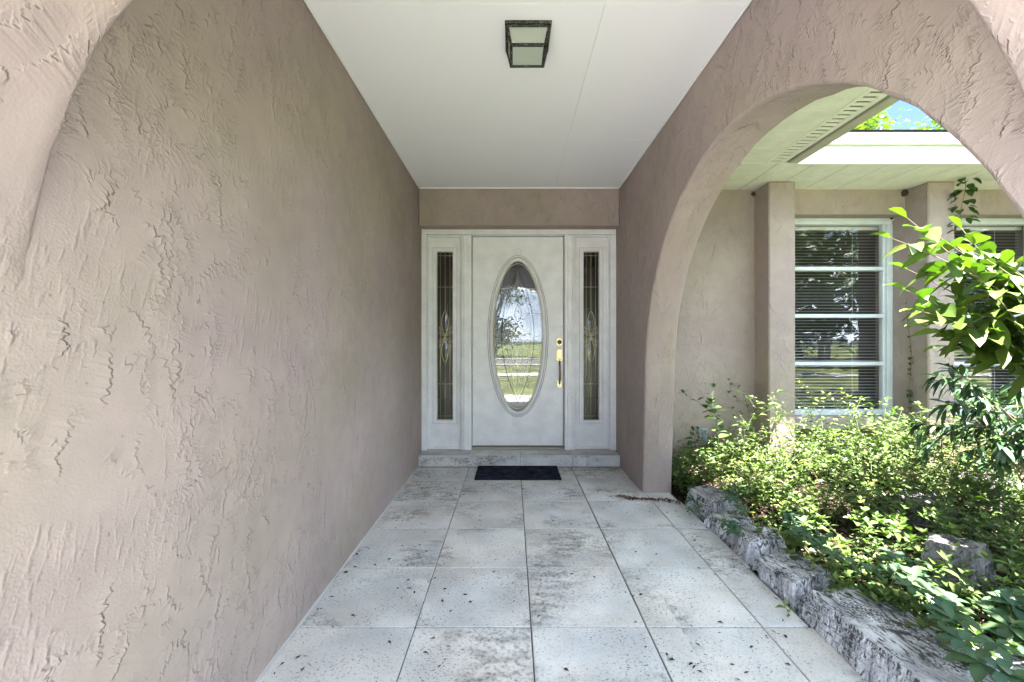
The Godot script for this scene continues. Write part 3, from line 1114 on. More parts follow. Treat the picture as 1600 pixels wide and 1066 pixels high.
func build_windows(house: Node3D) -> void:
	var slat := tool_new(true)
	# a slat: gently crowned strip
	var cross := []
	for k in 5:
		var t := k / 4.0 - 0.5
		cross.append(Vector2(t * 0.021, 0.0022 * (1.0 - 4.0 * t * t)))
	for k in 4:
		var p: Vector2 = cross[k]
		var q: Vector2 = cross[k + 1]
		quad(slat, Vector3(-0.545, p.y, p.x), Vector3(0.545, p.y, p.x), Vector3(0.545, q.y, q.x), Vector3(-0.545, q.y, q.x), Vector3.UP)
	var slat_mesh := done(slat)
	var labels := ["pale slatted blind behind the window beside the recessed wall", "pale slatted blind behind the far right window, partly hidden by leaves"]
	var i := 0
	for b in [[2.470, 3.623], [3.859, 5.019]]:
		var x0: float = b[0]
		var x1: float = b[1]
		var win := Node3D.new()
		win.name = "window"
		house.add_child(win, true)
		part_box("frame_top", "window_metal", win, x0, x1, 2.262, 2.314, 4.245, 4.315, 0.004)
		part_box("frame_top_lip", "window_metal", win, x0, x1, 2.292, 2.3135, 4.225, 4.2448, 0.003)
		part_box("frame_bottom", "window_metal", win, x0, x1, 0.446, 0.497, 4.235, 4.315, 0.004)
		for s: float in [-1.0, 1.0]:
			var a := x0 if s < 0 else x1 - 0.052
			part_box("stile", "window_metal", win, a, a + 0.052, 0.4972, 2.2618, 4.24, 4.315, 0.004)
			var e := x0 + 0.0525 if s < 0 else x1 - 0.078
			part_box("sash_edge", "window_metal", win, e, e + 0.0255, 0.4972, 2.2618, 4.262, 4.312, 0.003)
		var rails := [2.2618, 1.842, 1.391, 0.936, 0.4972]
		for k in 4:
			if k > 0:
				part_box("rail", "window_metal", win, x0 + 0.0785, x1 - 0.0785, rails[k] - 0.020, rails[k] + 0.016, 4.243, 4.300, 0.004)
			part_box("pane", "window_glass", win, x0 + 0.076, x1 - 0.076, rails[k + 1] + 0.014, rails[k] - 0.018 if k > 0 else rails[k], 4.276, 4.281)
		var blind := thing("window_blind", labels[i], "blind", Vector3((x0 + x1) * 0.5, 2.24, -4.375), "slatted blinds behind the windows")
		put("head_rail", box_mesh(Vector3(-0.55, -0.005, -0.015), Vector3(0.55, 0.03, 0.015), 0.003), M.blind, blind)
		for k in 58:
			put("slat", slat_mesh, M.blind, blind, Vector3(0, -0.02 - k * 0.030, 0), Vector3(0.10, 0, 0))
		put("bottom_rail", box_mesh(Vector3(-0.547, -1.772, -0.011), Vector3(0.547, -1.756, 0.011), 0.003), M.blind, blind)
		for cxx: float in [-0.36, 0.28]:
			var st := tool_new()
			tube(st, [Vector3(cxx, 0.0, 0.014), Vector3(cxx, -1.76, 0.014)], 0.0012, 0.0012, 4)
			put("ladder_cord", done(st), M.blind, blind)
		i += 1

# ------------------------------------------------------------------ ground, floor, step
func build_ground() -> void:
	var g := MeshInstance3D.new()
	g.name = "lawn"
	var st := tool_new()
	quad(st, Vector3(-150, -0.06, 150), Vector3(150, -0.06, 150), Vector3(150, -0.06, -150), Vector3(-150, -0.06, -150), Vector3.UP)
	g.mesh = done(st)
	g.material_override = M.lawn_grass
	g.set_meta("kind", "structure")
	add_child(g)
	# porch floor: mortar bed and slabs
	var floor_ := setting("porch_floor", "pale square stone slabs of the porch floor")
	part_box("mortar_bed", "grout", floor_, -0.86, 1.21, -0.09, -0.006, -0.13, 4.08)
	var xs := [-0.857, -0.390, 0.076, 0.542, 1.008, 1.205]
	var rows := [4.068, 3.672, 3.204, 2.736, 2.262, 1.794, 1.326, 0.858, 0.390, -0.078]
	for j in rows.size() - 1:
		for i in 5:
			var gx := 0.0035 if i == 2 else 0.0022
			var gx0 := 0.0035 if i == 3 or i == 2 else 0.0022
			var near: float = rows[j + 1] + 0.0042
			var far: float = rows[j] - 0.0042
			if i == 4 and near > 3.3:
				continue
			var x1: float = xs[i + 1] - (gx if i < 4 else 0.0)
			if i == 4:
				x1 += rng.randf_range(-0.015, 0.012)
			if i == 3 and far > 3.7:
				x1 = 0.988
			var lift := rng.randf_range(-0.0012, 0.0012)
			part_box("slab", "slab_%d" % ((j * 7 + i * 3 + (j * i) % 4) % 5), floor_, xs[i] + gx0, x1, -0.03, lift, near, far, 0.0022)
	# the step before the door: treads and risers
	var step := setting("entry_step", "low pale stone step under the front door")
	part_box("step_core", "grout", step, -0.858, 0.988, -0.05, 0.085, 4.092, 4.46)
	var sx := [-0.857, -0.390, 0.076, 0.552, 0.987]
	for i in 4:
		part_box("tread", "slab_%d" % ((i + 1) % 5), step, sx[i] + 0.0015, sx[i + 1] - 0.0015, 0.087, 0.107, 4.066, 4.46, 0.002)
	for r in [[-0.857, 0.076], [0.076, 0.555], [0.555, 0.987]]:
		part_box("riser", "slab_2", step, r[0] + 0.001, r[1] - 0.001, 0.0015, 0.0862, 4.072, 4.0915, 0.002)
	# outside: walk to the road, road and kerb
	var walk := setting("walkway")
	for k in 3:
		part_box("walk_slab", "concrete", walk, -1.4 + k * 0.88, -0.53 + k * 0.88, -0.1, -0.02, -1.0, -0.14, 0.006)
	var drive := setting("driveway")
	for k in 9:
		for i in 2:
			part_box("drive_slab", "concrete", drive, -7.4 + i * 3.0, -4.42 + i * 3.0, -0.2, -0.025, -1.49 - k * 1.4, -0.1 - k * 1.4, 0.006)
	var path := setting("pavement")
	for k in 60:
		part_box("pavement_slab", "concrete", path, -45.0 + k * 1.5, -43.51 + k * 1.5, -0.2, -0.02, -7.6, -6.4, 0.006)
	var road := setting("road")
	part_box("carriageway", "asphalt", road, -80, 80, -0.2, -0.05, -19.5, -12.9)
	part_box("kerb", "concrete", road, -80, 80, -0.2, 0.04, -12.89, -12.6, 0.02)
	part_box("kerb", "concrete", road, -80, 80, -0.2, 0.04, -19.8, -19.51, 0.02)
	# planting bed
	var bed := MeshInstance3D.new()
	bed.name = "planting_bed"
	bed.set_meta("kind", "structure")
	bed.material_override = M.soil
	st = tool_new(true)
	var n1 := noise(101, 1.3, 4)
	var nx := 60
	var nd := 70
	var pts := []
	for i in nx + 1:
		var line := []
		for j in nd + 1:
			var x := lerpf(1.17, 8.5, pow(float(i) / nx, 1.4))
			var d := lerpf(-1.5, 4.3, float(j) / nd)
			line.append(Vector3(x, bed_height(x, d, n1), -d))
		pts.append(line)
	for i in nx:
		for j in nd:
			quad(st, pts[i][j], pts[i + 1][j], pts[i + 1][j + 1], pts[i][j + 1], Vector3.UP)
	bed.mesh = done(st)
	add_child(bed)

func bed_height(x: float, d: float, n1: FastNoiseLite) -> float:
	var rise := smoothstep(1.22, 1.75, x) * 0.09
	return -0.035 + rise + n1.get_noise_2d(x * 2.0, d * 2.0) * 0.03 * smoothstep(1.2, 1.5, x)

# ------------------------------------------------------------------ porch things
func build_porch_things() -> void:
	# door mat
	var mat_ := thing("door_mat", "dark navy fibre door mat lying before the step", "door mat", Vector3(0.05, 0.0015, -3.872))
	put("pile", box_mesh(Vector3(-0.352, 0.0, -0.178), Vector3(0.352, 0.011, 0.178), 0.003), M.mat_fibre, mat_)
	var st := tool_new()
	for s: float in [-1.0, 1.0]:
		bbox(st, Vector3(-0.36, 0, s * 0.186 - 0.007), Vector3(0.36, 0.013, s * 0.186 + 0.007), 0.003)
		bbox(st, Vector3(s * 0.356 - 0.0035, 0, -0.178), Vector3(s * 0.356 + 0.0035, 0.0128, 0.178), 0.002)
	put("edging", done(st), M.mat_fibre, mat_)
	# fibre tufts standing proud of the mat
	var buf := leaf_buf()
	rng.seed = 5
	for k in 1500:
		var p := Vector3(rng.randf_range(-0.345, 0.345), 0.010, rng.randf_range(-0.17, 0.17))
		var a := rng.randf() * TAU
		leaf(buf, p, Vector3(cos(a), rng.randf_range(0.3, 1.2), sin(a)).normalized(), 0.009, 0.003, 0.3, 0.0, Color(0.018, 0.020, 0.034) * rng.randf_range(0.6, 3.0), false)
	var tufts := put("fibre_tufts", leaf_mesh(buf), M.stem, mat_)
	tufts.set_meta("kind", "stuff")

	# ceiling lamp: tapered box of frosted panes in a bronze frame
	var lamp := thing("ceiling_lamp", "small square bronze lantern with frosted panes on the porch ceiling", "lamp", Vector3(0.072, 2.5598, -2.06))
	put("canopy", box_mesh(Vector3(-0.103, -0.012, -0.103), Vector3(0.103, -0.0005, 0.103), 0.002), M.lamp_metal, lamp)
	var top := 0.094
	var low := 0.076
	var yt := -0.012
	var yb := -0.094
	var bar := 0.007
	var corners := [Vector2(-1, -1), Vector2(1, -1), Vector2(1, 1), Vector2(-1, 1)]
	for i in 4:
		var a: Vector2 = corners[i]
		var b: Vector2 = corners[(i + 1) % 4]
		st = tool_new()
		tube(st, [Vector3(a.x * top, yt, a.y * top), Vector3(a.x * low, yb, a.y * low)], bar, bar, 4)
		put("corner_bar", done(st), M.lamp_metal, lamp)
		st = tool_new()
		var q0 := Vector3(minf(a.x, b.x) * low - bar, yb - 0.004, minf(a.y, b.y) * low - bar)
		var q1 := Vector3(maxf(a.x, b.x) * low + bar, yb + 0.006 - 0.0007 * (i % 2), maxf(a.y, b.y) * low + bar)
		bbox(st, q0, q1, 0.0015)
		put("bottom_bar", done(st), M.lamp_metal, lamp)
		st = tool_new()
		q0 = Vector3(minf(a.x, b.x) * top - bar * 0.7, yt - 0.012, minf(a.y, b.y) * top - bar * 0.7)
		q1 = Vector3(maxf(a.x, b.x) * top + bar * 0.7, yt - 0.0005 - 0.0007 * (i % 2), maxf(a.y, b.y) * top + bar * 0.7)
		bbox(st, q0, q1, 0.0015)
		put("top_bar", done(st), M.lamp_metal, lamp)
		st = tool_new()
		var n := Vector3((a.x + b.x) * 0.5, -0.2, (a.y + b.y) * 0.5)
		quad(st, Vector3(a.x * (top - 0.002), yt, a.y * (top - 0.002)), Vector3(b.x * (top - 0.002), yt, b.y * (top - 0.002)), Vector3(b.x * (low - 0.002), yb, b.y * (low - 0.002)), Vector3(a.x * (low - 0.002), yb, a.y * (low - 0.002)), n)
		put("side_pane", done(st), M.frosted_glass, lamp)
	put("bottom_pane", box_mesh(Vector3(-0.075, yb + 0.001, -0.075), Vector3(0.075, yb + 0.004, 0.075)), M.frosted_glass, lamp)

	# outdoor socket on the recessed wall
	var o := thing("wall_outlet", "grey weatherproof outlet box on the recessed stucco wall behind weeds", "outlet", Vector3(1.757, 0.285, -4.109))
	put("back_box", box_mesh(Vector3(-0.040, -0.062, -0.002), Vector3(0.040, 0.062, 0.022), 0.005), M.outlet_plastic, o)
	for s: float in [-1.0, 1.0]:
		st = tool_new(true)
		tube(st, [Vector3(0, s * 0.029, 0.018), Vector3(0, s * 0.029, 0.034), Vector3(0, s * 0.029, 0.036)], 0.026, 0.022, 18)
		put("cover", done(st), M.outlet_cover, o)
	# wasp nests of mud in the corners under the eave
	for w in [["dark mud nest in the top corner between window lintel and pillar", Vector3(3.60, 2.505, -4.09), 0.026], ["small dark mud nest at the top right corner of the window frame", Vector3(3.59, 2.318, -4.215), 0.016], ["dark mud streak under the soffit in the recess corner", Vector3(2.222, 2.50, -4.10), 0.018]]:
		var nest := thing("mud_nest", w[0], "nest", w[1], "mud nests under the eave")
		put("mud", blob(w[2], int(w[2] * 1000.0)), M.mud, nest)

func blob(r: float, s: int) -> ArrayMesh:
	var st := tool_new(true)
	var nn := noise(s, 1.6, 4)
	var rings := 9
	var segs := 14
	var g := []
	for i in rings + 1:
		var line := []
		var th := PI * i / rings
		for j in segs:
			var ph := TAU * j / segs
			var p := Vector3(sin(th) * cos(ph), cos(th), sin(th) * sin(ph))
			line.append(p * r * (1.0 + nn.get_noise_3dv(p * 1.1) * 0.9))
		g.append(line)
	for i in rings:
		for j in segs:
			var k := (j + 1) % segs
			quad(st, g[i][j], g[i][k], g[i + 1][k], g[i + 1][j], g[i][j] + g[i + 1][k])
	return done(st)

func stone_mesh(hw: float, hl: float, h: float, s: int) -> ArrayMesh:
	# a broken slab of limestone: cut by a few planes, then weathered
	var st := tool_new(false)
	var r := RandomNumberGenerator.new()
	r.seed = s
	var planes := [[Vector3(r.randf_range(-0.12, 0.12), 1, r.randf_range(-0.10, 0.10)).normalized(), h * 0.5], [Vector3.DOWN, h * 0.5]]
	var turns := [0.0, 0.5, 1.0, 1.5]
	for t: float in turns:
		var a := t * PI + r.randf_range(-0.28, 0.28)
		var reach := hw if int(t * 2.0) % 2 == 0 else hl
		planes.append([Vector3(cos(a), r.randf_range(-0.05, 0.38), sin(a)).normalized(), reach * r.randf_range(0.88, 1.0)])
	for k in 7:
		var a := r.randf() * TAU
		var n := Vector3(cos(a), r.randf_range(0.1, 1.1), sin(a)).normalized()
		planes.append([n, (absf(n.x) * hw + absf(n.y) * h * 0.5 + absf(n.z) * hl) * r.randf_range(0.72, 0.9)])
	var fine := noise(s + 1, 9.0, 5)
	var bed := noise(s + 2, 3.0, 3)
	var rings := 56
	var segs := 96
	var g := []
	for i in rings + 1:
		var line := []
		var th := PI * i / rings
		for j in segs:
			var ph := TAU * j / segs
			var p := Vector3(sin(th) * cos(ph) * hw, cos(th) * h * 0.5, sin(th) * sin(ph) * hl).normalized()
			var dist := 9.0
			for pl in planes:
				var c: float = p.dot(pl[0])
				if c > 0.001:
					dist = minf(dist, pl[1] / c)
			var q := p * dist
			q *= 1.0 + fine.get_noise_3dv(q * 2.2) * 0.05
			var strat := (q.y + bed.get_noise_3dv(q * 1.6) * 0.03) * 34.0
			q *= 1.0 + 0.030 * (strat - floorf(strat))
			line.append(q + Vector3(0, h * 0.5, 0))
		g.append(line)
	for i in rings:
		for j in segs:
			var k := (j + 1) % segs
			var out: Vector3 = g[i][j] + g[i + 1][k] - Vector3(0, h, 0)
			quad(st, g[i][j], g[i][k], g[i + 1][k], g[i + 1][j], out)
	return done(st)

func build_stones() -> void:
	var stones := [
		[1.355, 3.01, 0.120, 0.150, 0.12, 0.30, "pale limestone edging block nearest the porch pillar"],
		[1.330, 2.690, 0.095, 0.120, 0.09, 0.22, "dark streaked edging stone, second from the porch pillar"],
		[1.335, 2.400, 0.125, 0.115, 0.12, -0.16, "flat topped limestone edging block in the middle of the row"],
		[1.335, 2.105, 0.130, 0.130, 0.10, 0.24, "lichen spotted edging stone just behind the largest one"],
		[1.385, 1.560, 0.175, 0.345, 0.13, 0.16, "largest limestone edging slab with black lichen, lower right"],
		[1.93, 1.95, 0.13, 0.10, 0.27, 0.5, "upright grey rock among the weeds right of the edging"],
		[2.30, 1.80, 0.10, 0.09, 0.16, 0.9, "grey rock by the stick at the right edge of the bed"],
		[2.55, 2.80, 0.20, 0.15, 0.18, 0.3, "sunlit pale rock half buried in the weeds under the window"],
		[3.35, 3.10, 0.26, 0.17, 0.21, 0.2, "sunlit pale rock under the dark leaved shrub"],
	]
	for i in stones.size():
		var s: Array = stones[i]
		var t := thing("edging_stone" if i < 5 else "rock", s[6], "stone" if i < 5 else "rock", Vector3(s[0], -0.045, -s[1]), "limestone edging along the porch floor" if i < 5 else "rocks lying in the bed")
		t.rotation.y = s[5]
		put("stone_body", stone_mesh(s[2], s[3], s[4] + 0.045, 200 + i * 7), M.limestone if i < 5 else M.bed_rock, t)

# ------------------------------------------------------------------ plants
func leaf_buf() -> Dictionary:
	return {"v": PackedVector3Array(), "n": PackedVector3Array(), "c": PackedColorArray(), "i": PackedInt32Array()}

func leaf(b: Dictionary, at: Vector3, dir: Vector3, length: float, wide: float, droop: float, fold: float, col: Color, full := true, roll := 0.0) -> void:
	var side := dir.cross(Vector3.UP)
	if side.length() < 0.05:
		side = Vector3.RIGHT
	side = side.normalized()
	if roll != 0.0:
		side = side.rotated(dir, roll)
	var up := side.cross(dir).normalized()
	var ts := [0.0, 0.22, 0.50, 0.78, 1.0] if full else [0.0, 0.42, 1.0]
	var ws := [0.06, 0.78, 1.0, 0.62, 0.0] if full else [0.1, 1.0, 0.0]
	var v: PackedVector3Array = b.v
	var nn: PackedVector3Array = b.n
	var cc: PackedColorArray = b.c
	var ii: PackedInt32Array = b.i
	var base := v.size()
	var rows := ts.size()
	for k in rows:
		var t: float = ts[k]
		var w: float = ws[k] * wide * 0.5
		var p := at + dir * (length * t * (1.0 - 0.25 * droop * t)) - Vector3.UP * (droop * t * t * length * 0.6)
		var n := (up + dir * droop * t * 0.9).normalized()
		var lift := n * (fold * w)
		v.append(p - side * w + lift)
		v.append(p)
		v.append(p + side * w + lift)
		nn.append((n + side * fold).normalized())
		nn.append(n)
		nn.append((n - side * fold).normalized())
		var vein := Color(col.r * 1.22, col.g * 1.15, col.b * 1.15)
		cc.append(col)
		cc.append(vein)
		cc.append(col)
	for k in rows - 1:
		var a := base + k * 3
		var e := a + 3
		for q in [a + 1, e, e + 1, a + 1, a, e, a + 1, e + 1, e + 2, a + 1, e + 2, a + 2]:
			ii.append(q)
	b.v = v; b.n = nn; b.c = cc; b.i = ii

func leaf_mesh(b: Dictionary) -> ArrayMesh:
	var arr := []
	arr.resize(Mesh.ARRAY_MAX)
	arr[Mesh.ARRAY_VERTEX] = b.v
	arr[Mesh.ARRAY_NORMAL] = b.n
	arr[Mesh.ARRAY_COLOR] = b.c
	arr[Mesh.ARRAY_INDEX] = b.i
	var m := ArrayMesh.new()
	m.add_surface_from_arrays(Mesh.PRIMITIVE_TRIANGLES, arr)
	return m

func vary(c: Color, amount := 0.3) -> Color:
	var k := 1.0 + rng.randf_range(-amount, amount)
	var w := rng.randf_range(-0.12, 0.12)
	return Color(c.r * k * (1.0 + w), c.g * k, c.b * k * (1.0 - w))

# a weed: bending stem with opposite leaves and a few side shoots; adds to buffers in local metres
func weed(buf: Dictionary, st: SurfaceTool, at: Vector3, height: float, lean: Vector3, ll: float, col: Color, shoots := 2, full := false, step := 0.045) -> void:
	var pts := []
	var n := maxi(4, int(height / step))
	var bend := Vector3(rng.randf_range(-1, 1), 0, rng.randf_range(-1, 1)) * 0.12
	for k in n + 1:
		var t := float(k) / n
		pts.append(at + Vector3(0, height * t * (1.0 - 0.12 * t), 0) + (lean * t * t + bend * sin(t * PI)) * height)
	tube(st, pts, 0.0022 + height * 0.002, 0.0009, 4)
	var spin := rng.randf() * TAU
	var slim := rng.randf_range(0.26, 0.60)
	for k in range(1, n + 1):
		var t := float(k) / n
		if t < 0.18:
			continue
		spin += 1.5 + rng.randf_range(-0.3, 0.3)
		for s in 2:
			if rng.randf() < 0.1:
				continue
			var a := spin + PI * s
			var dir := Vector3(cos(a), rng.randf_range(0.05, 0.7), sin(a)).normalized()
			var l := ll * rng.randf_range(0.55, 1.2) * (1.0 - 0.45 * maxf(0.0, t - 0.6))
			leaf(buf, pts[k] + dir * 0.008, dir, l, l * slim * rng.randf_range(0.8, 1.2), rng.randf_range(0.1, 0.8), 0.25, vary(col), full, rng.randf_range(-0.4, 0.4))
		if shoots > 0 and t > 0.3 and t < 0.85 and rng.randf() < 0.35:
			var a := spin + 0.8
			var l2 := height * rng.randf_range(0.25, 0.4)
			weed(buf, st, pts[k], l2, Vector3(cos(a), 0, sin(a)) * 0.9, ll * 0.8, col, 0, full, step)
	var tip: Vector3 = pts[n]
	for k in 3:
		var a := spin + k * 2.1
		leaf(buf, tip, Vector3(cos(a) * 0.7, 0.8, sin(a) * 0.7).normalized(), ll * 0.55, ll * 0.26, 0.2, 0.3, vary(Color(col.r * 1.3, col.g * 1.25, col.b)), full)

# five leaflets on one stalk
func palmate(buf: Dictionary, at: Vector3, face: Vector3, l: float, col: Color, n := 5, narrow := 0.42) -> void:
	var spin := rng.randf() * TAU
	var u := face.cross(Vector3(0.3, 0.1, 0.9)).normalized()
	var w := face.cross(u).normalized()
	for k in n:
		var a := spin + (k - n * 0.5) * (5.2 / n)
		var dir := (u * cos(a) + w * sin(a) + face * 0.25).normalized()
		var s := 1.0 - 0.10 * absf(k - (n - 1) * 0.5)
		leaf(buf, at, dir, l * s * rng.randf_range(0.9, 1.1), l * narrow * s, rng.randf_range(0.2, 0.6), 0.2, vary(col, 0.2), true)

const GREEN := Color(0.075, 0.125, 0.036)
const LIME := Color(0.15, 0.205, 0.060)
const DARK := Color(0.035, 0.080, 0.026)
const TEAL := Color(0.050, 0.110, 0.070)

func plant(called: String, label: String, at: Vector3, buf: Dictionary, st: SurfaceTool, group := "", leafm := "leaf", stemm := "green_stem") -> Node3D:
	var t := thing(called, label, "plant", at, group)
	put("stem", done(st), M[stemm], t)
	put("foliage", leaf_mesh(buf), M[leafm], t)
	return t

func build_plants() -> void:
	var n1 := noise(101, 1.3, 4)
	rng.seed = 77
	# ground cover: a tangle of low weeds nobody could count
	var buf := leaf_buf()
	var st := tool_new(true)
	var made := 0
	while made < 1500:
		var x := 1.30 + pow(rng.randf(), 1.25) * 3.9
		var d := rng.randf_range(1.25, 4.15)
		var back := smoothstep(2.2, 3.2, d)
		if d > 3.86 and x > 2.2 and x < 2.5: continue
		if d > 3.86 and x > 3.6 and x < 3.9: continue
		if x < 1.38 and d < 3.2: continue
		if rng.randf() > 0.72 + 0.28 * back: continue
		if d > 3.9 and x < 1.5: continue
		var h := rng.randf_range(0.10, 0.24) + back * pow(rng.randf(), 2.2) * 0.52
		if x < 1.8: h *= 0.75
		if x < 2.15 and d > 3.1: h *= 0.6
		if x > 2.5 and d > 3.4: h *= 0.75
		var col := GREEN.lerp(LIME, clampf(back * 0.45 + rng.randf_range(-0.5, 0.4), 0, 1))
		weed(buf, st, Vector3(x, bed_height(x, d, n1), -d), h, Vector3(rng.randf_range(-0.8, 0.5), 0, rng.randf_range(-0.4, 0.8)), lerpf(rng.randf_range(0.06, 0.105), rng.randf_range(0.042, 0.082), back), col, 2)
		made += 1
	var cover := Node3D.new()
	cover.name = "ground_cover"
	tag(cover, "tangle of low green weeds covering the bed", "weeds", "", "stuff")
	add_child(cover)
	var o := put("weed_leaves", leaf_mesh(buf), M.leaf, cover)
	o.set_meta("kind", "stuff")
	o = put("weed_stems", done(st), M.green_stem, cover)
	o.set_meta("kind", "stuff")

	# single tall weeds
	var tall := [
		["slender weed leaning across the base of the porch pillar", 1.30, 3.50, 0.46, Vector3(-0.45, 0, 0.1), 0.075, DARK],
		["thin weed with one broad leaf between pillar and outlet box", 1.44, 3.60, 0.50, Vector3(0.05, 0, 0), 0.10, DARK],
		["tallest dark stemmed weed in front of the outlet box", 1.60, 3.62, 0.72, Vector3(0.02, 0, 0), 0.125, Color(0.06, 0.12, 0.03)],
		["bushy weed right of the outlet box against the recessed wall", 1.80, 3.58, 0.50, Vector3(0.12, 0, 0), 0.10, GREEN],
		["tall weed arching before the left window pillar", 2.06, 3.66, 0.78, Vector3(0.10, 0, 0.1), 0.085, GREEN],
		["sunlit weed with pale tips at the corner of the left window pillar", 2.42, 3.60, 0.78, Vector3(0.05, 0, 0.1), 0.06, LIME],
		["sunlit weed standing up past the window sill near its left end", 2.74, 3.58, 0.74, Vector3(-0.12, 0, 0.1), 0.065, LIME],
		["forked dark stemmed weed under the middle of the window sill", 2.86, 3.25, 0.72, Vector3(0.15, 0, 0), 0.10, GREEN],
		["upright weed with long leaves under the right half of the window", 3.12, 3.32, 0.70, Vector3(0.20, 0, 0), 0.11, GREEN],
		["leafy weed below the right corner of the window sill", 3.50, 3.62, 0.52, Vector3(-0.1, 0, 0.1), 0.06, LIME],
		["broad leaved weed beside the upright grey rock", 1.76, 2.08, 0.30, Vector3(-0.1, 0, 0.2), 0.085, GREEN],
		["low broad leaved weed behind the second edging stone", 1.62, 2.52, 0.30, Vector3(-0.1, 0, 0.2), 0.065, GREEN],
		["leafy weed behind the lichen spotted edging stone", 1.70, 2.22, 0.26, Vector3(0.1, 0, 0.2), 0.075, GREEN],
		["weed with drooping leaves in front of the upright grey rock", 1.72, 1.74, 0.24, Vector3(0.0, 0, 0.2), 0.07, GREEN],
		["round leaved weed at the right edge beyond the twig", 2.12, 1.92, 0.28, Vector3(0.0, 0, 0.1), 0.075, GREEN],
		["small bright fern like sprig growing out between the two nearest edging stones", 1.185, 1.86, 0.12, Vector3(-0.5, 0, 0.2), 0.040, LIME],
	]
	for w in tall:
		buf = leaf_buf()
		st = tool_new(true)
		weed(buf, st, Vector3.ZERO, w[3], w[4], w[5], w[6], 3, true, 0.06 if w[3] > 0.3 else 0.03)
		var y := bed_height(w[1], w[2], n1)
		plant("weed", w[0], Vector3(w[1], y - 0.01, -w[2]), buf, st, "single weeds in the bed")

	# creepers with five-part leaves running over the stones
	var runs := [
		["blue green creeper trailing over the edging stones nearest the pillar", [Vector3(1.62, 0.10, -3.05), Vector3(1.42, 0.16, -2.85), Vector3(1.33, 0.17, -2.62), Vector3(1.20, 0.08, -2.50), Vector3(1.22, 0.12, -2.35)], 18, 0.075],
		["creeper hanging over the inner side of the stone row", [Vector3(1.60, 0.12, -2.55), Vector3(1.48, 0.16, -2.30), Vector3(1.44, 0.18, -2.05), Vector3(1.47, 0.18, -1.85), Vector3(1.52, 0.18, -1.70)], 20, 0.08],
		["long blue green creeper draped across the end of the largest slab", [Vector3(1.72, 0.16, -1.95), Vector3(1.58, 0.18, -1.72), Vector3(1.50, 0.19, -1.52), Vector3(1.42, 0.18, -1.36), Vector3(1.38, 0.16, -1.24)], 22, 0.095],
		["creeper with broad leaflets spreading beside the twig", [Vector3(2.05, 0.10, -1.75), Vector3(1.86, 0.16, -1.66), Vector3(1.74, 0.17, -1.56), Vector3(1.62, 0.16, -1.45)], 14, 0.095],
		["creeper shoot on the floor slabs at the foot of the pillar", [Vector3(1.36, 0.06, -3.30), Vector3(1.26, 0.05, -3.18), Vector3(1.18, 0.03, -3.02), Vector3(1.14, 0.03, -2.86)], 11, 0.055],
	]
	for r in runs:
		buf = leaf_buf()
		st = tool_new(true)
		var c := Curve3D.new()
		var origin: Vector3 = r[1][0]
		for p: Vector3 in r[1]:
			c.add_point(p - origin)
		for k in range(1, c.point_count - 1):
			var tan := (c.get_point_position(k + 1) - c.get_point_position(k - 1)) * 0.2
			c.set_point_in(k, -tan)
			c.set_point_out(k, tan)
		var ll := c.get_baked_length()
		var pts := []
		for k in 25:
			pts.append(c.sample_baked(ll * k / 24.0))
		tube(st, pts, 0.0028, 0.0014, 5)
		for k in r[2]:
			var p := c.sample_baked(ll * (k + 0.5) / r[2])
			var q := p + Vector3(rng.randf_range(-0.06, 0.06), rng.randf_range(0.015, 0.05), rng.randf_range(-0.05, 0.05))
			tube(st, [p, (p + q) * 0.5 + Vector3(0, 0.008, 0), q], 0.0014, 0.0009, 4)
			palmate(buf, q, Vector3(rng.randf_range(-0.4, 0.3), 1.0, rng.randf_range(0.0, 0.6)).normalized(), r[3] * rng.randf_range(0.7, 1.1), TEAL.lerp(GREEN, rng.randf() * 0.5))
		plant("creeper", r[0], origin, buf, st, "creepers over the edging stones")

	# dry red-brown runner on the floor
	buf = leaf_buf()
	st = tool_new(true)
	var runner := []
	for k in 20:
		var t := k / 19.0
		runner.append(Vector3(t * 0.42, 0.010 + 0.004 * sin(t * 9.0), t * 0.12 + 0.015 * sin(t * 7.0)))
	tube(st, runner, 0.003, 0.0015, 5)
	for k in range(1, 20):
		for s in 3:
			var a := rng.randf() * TAU
			leaf(buf, runner[k], Vector3(cos(a), rng.randf_range(0.1, 0.6), sin(a)).normalized(), rng.randf_range(0.022, 0.045), 0.018, rng.randf_range(0.5, 1.6), 0.9, vary(Color(0.15, 0.060, 0.035)), true)
	plant("dry_runner", "dry reddish brown vine lying across the slabs near the pillar", Vector3(0.76, 0.0, -3.28), buf, st, "", "leaf_thick", "twig")

	# large leaved shrub in the sun at the right
	buf = leaf_buf()
	st = tool_new(true)
	var root := Vector3(2.95, 0.05, -2.30)
	var tips := [
		[Vector3(2.02, 1.70, -2.38), 6], [Vector3(2.14, 1.82, -2.42), 6], [Vector3(2.06, 1.42, -2.34), 8], [Vector3(2.12, 1.30, -2.30), 7],
		[Vector3(2.36, 1.72, -2.46), 7], [Vector3(2.32, 1.52, -2.26), 8], [Vector3(2.50, 1.50, -2.40), 8], [Vector3(2.42, 1.28, -2.30), 8],
		[Vector3(2.56, 1.20, -2.36), 8], [Vector3(2.36, 1.12, -2.40), 7], [Vector3(2.62, 1.36, -2.30), 7], [Vector3(2.26, 1.56, -2.55), 6], [Vector3(2.60, 1.02, -2.25), 7], [Vector3(2.44, 1.62, -2.36), 8], [Vector3(2.52, 1.78, -2.5), 8], [Vector3(2.66, 1.62, -2.45), 8], [Vector3(2.22, 1.22, -2.38), 8], [Vector3(2.50, 1.36, -2.48), 8],
	]
	for k in 44:
		var dd := rng.randf_range(0.85, 2.1)
		tips.append([Vector3(maxf(rng.randf_range(1.95, 2.9), dd * 1.34), rng.randf_range(1.15, 2.0), -dd), 9])
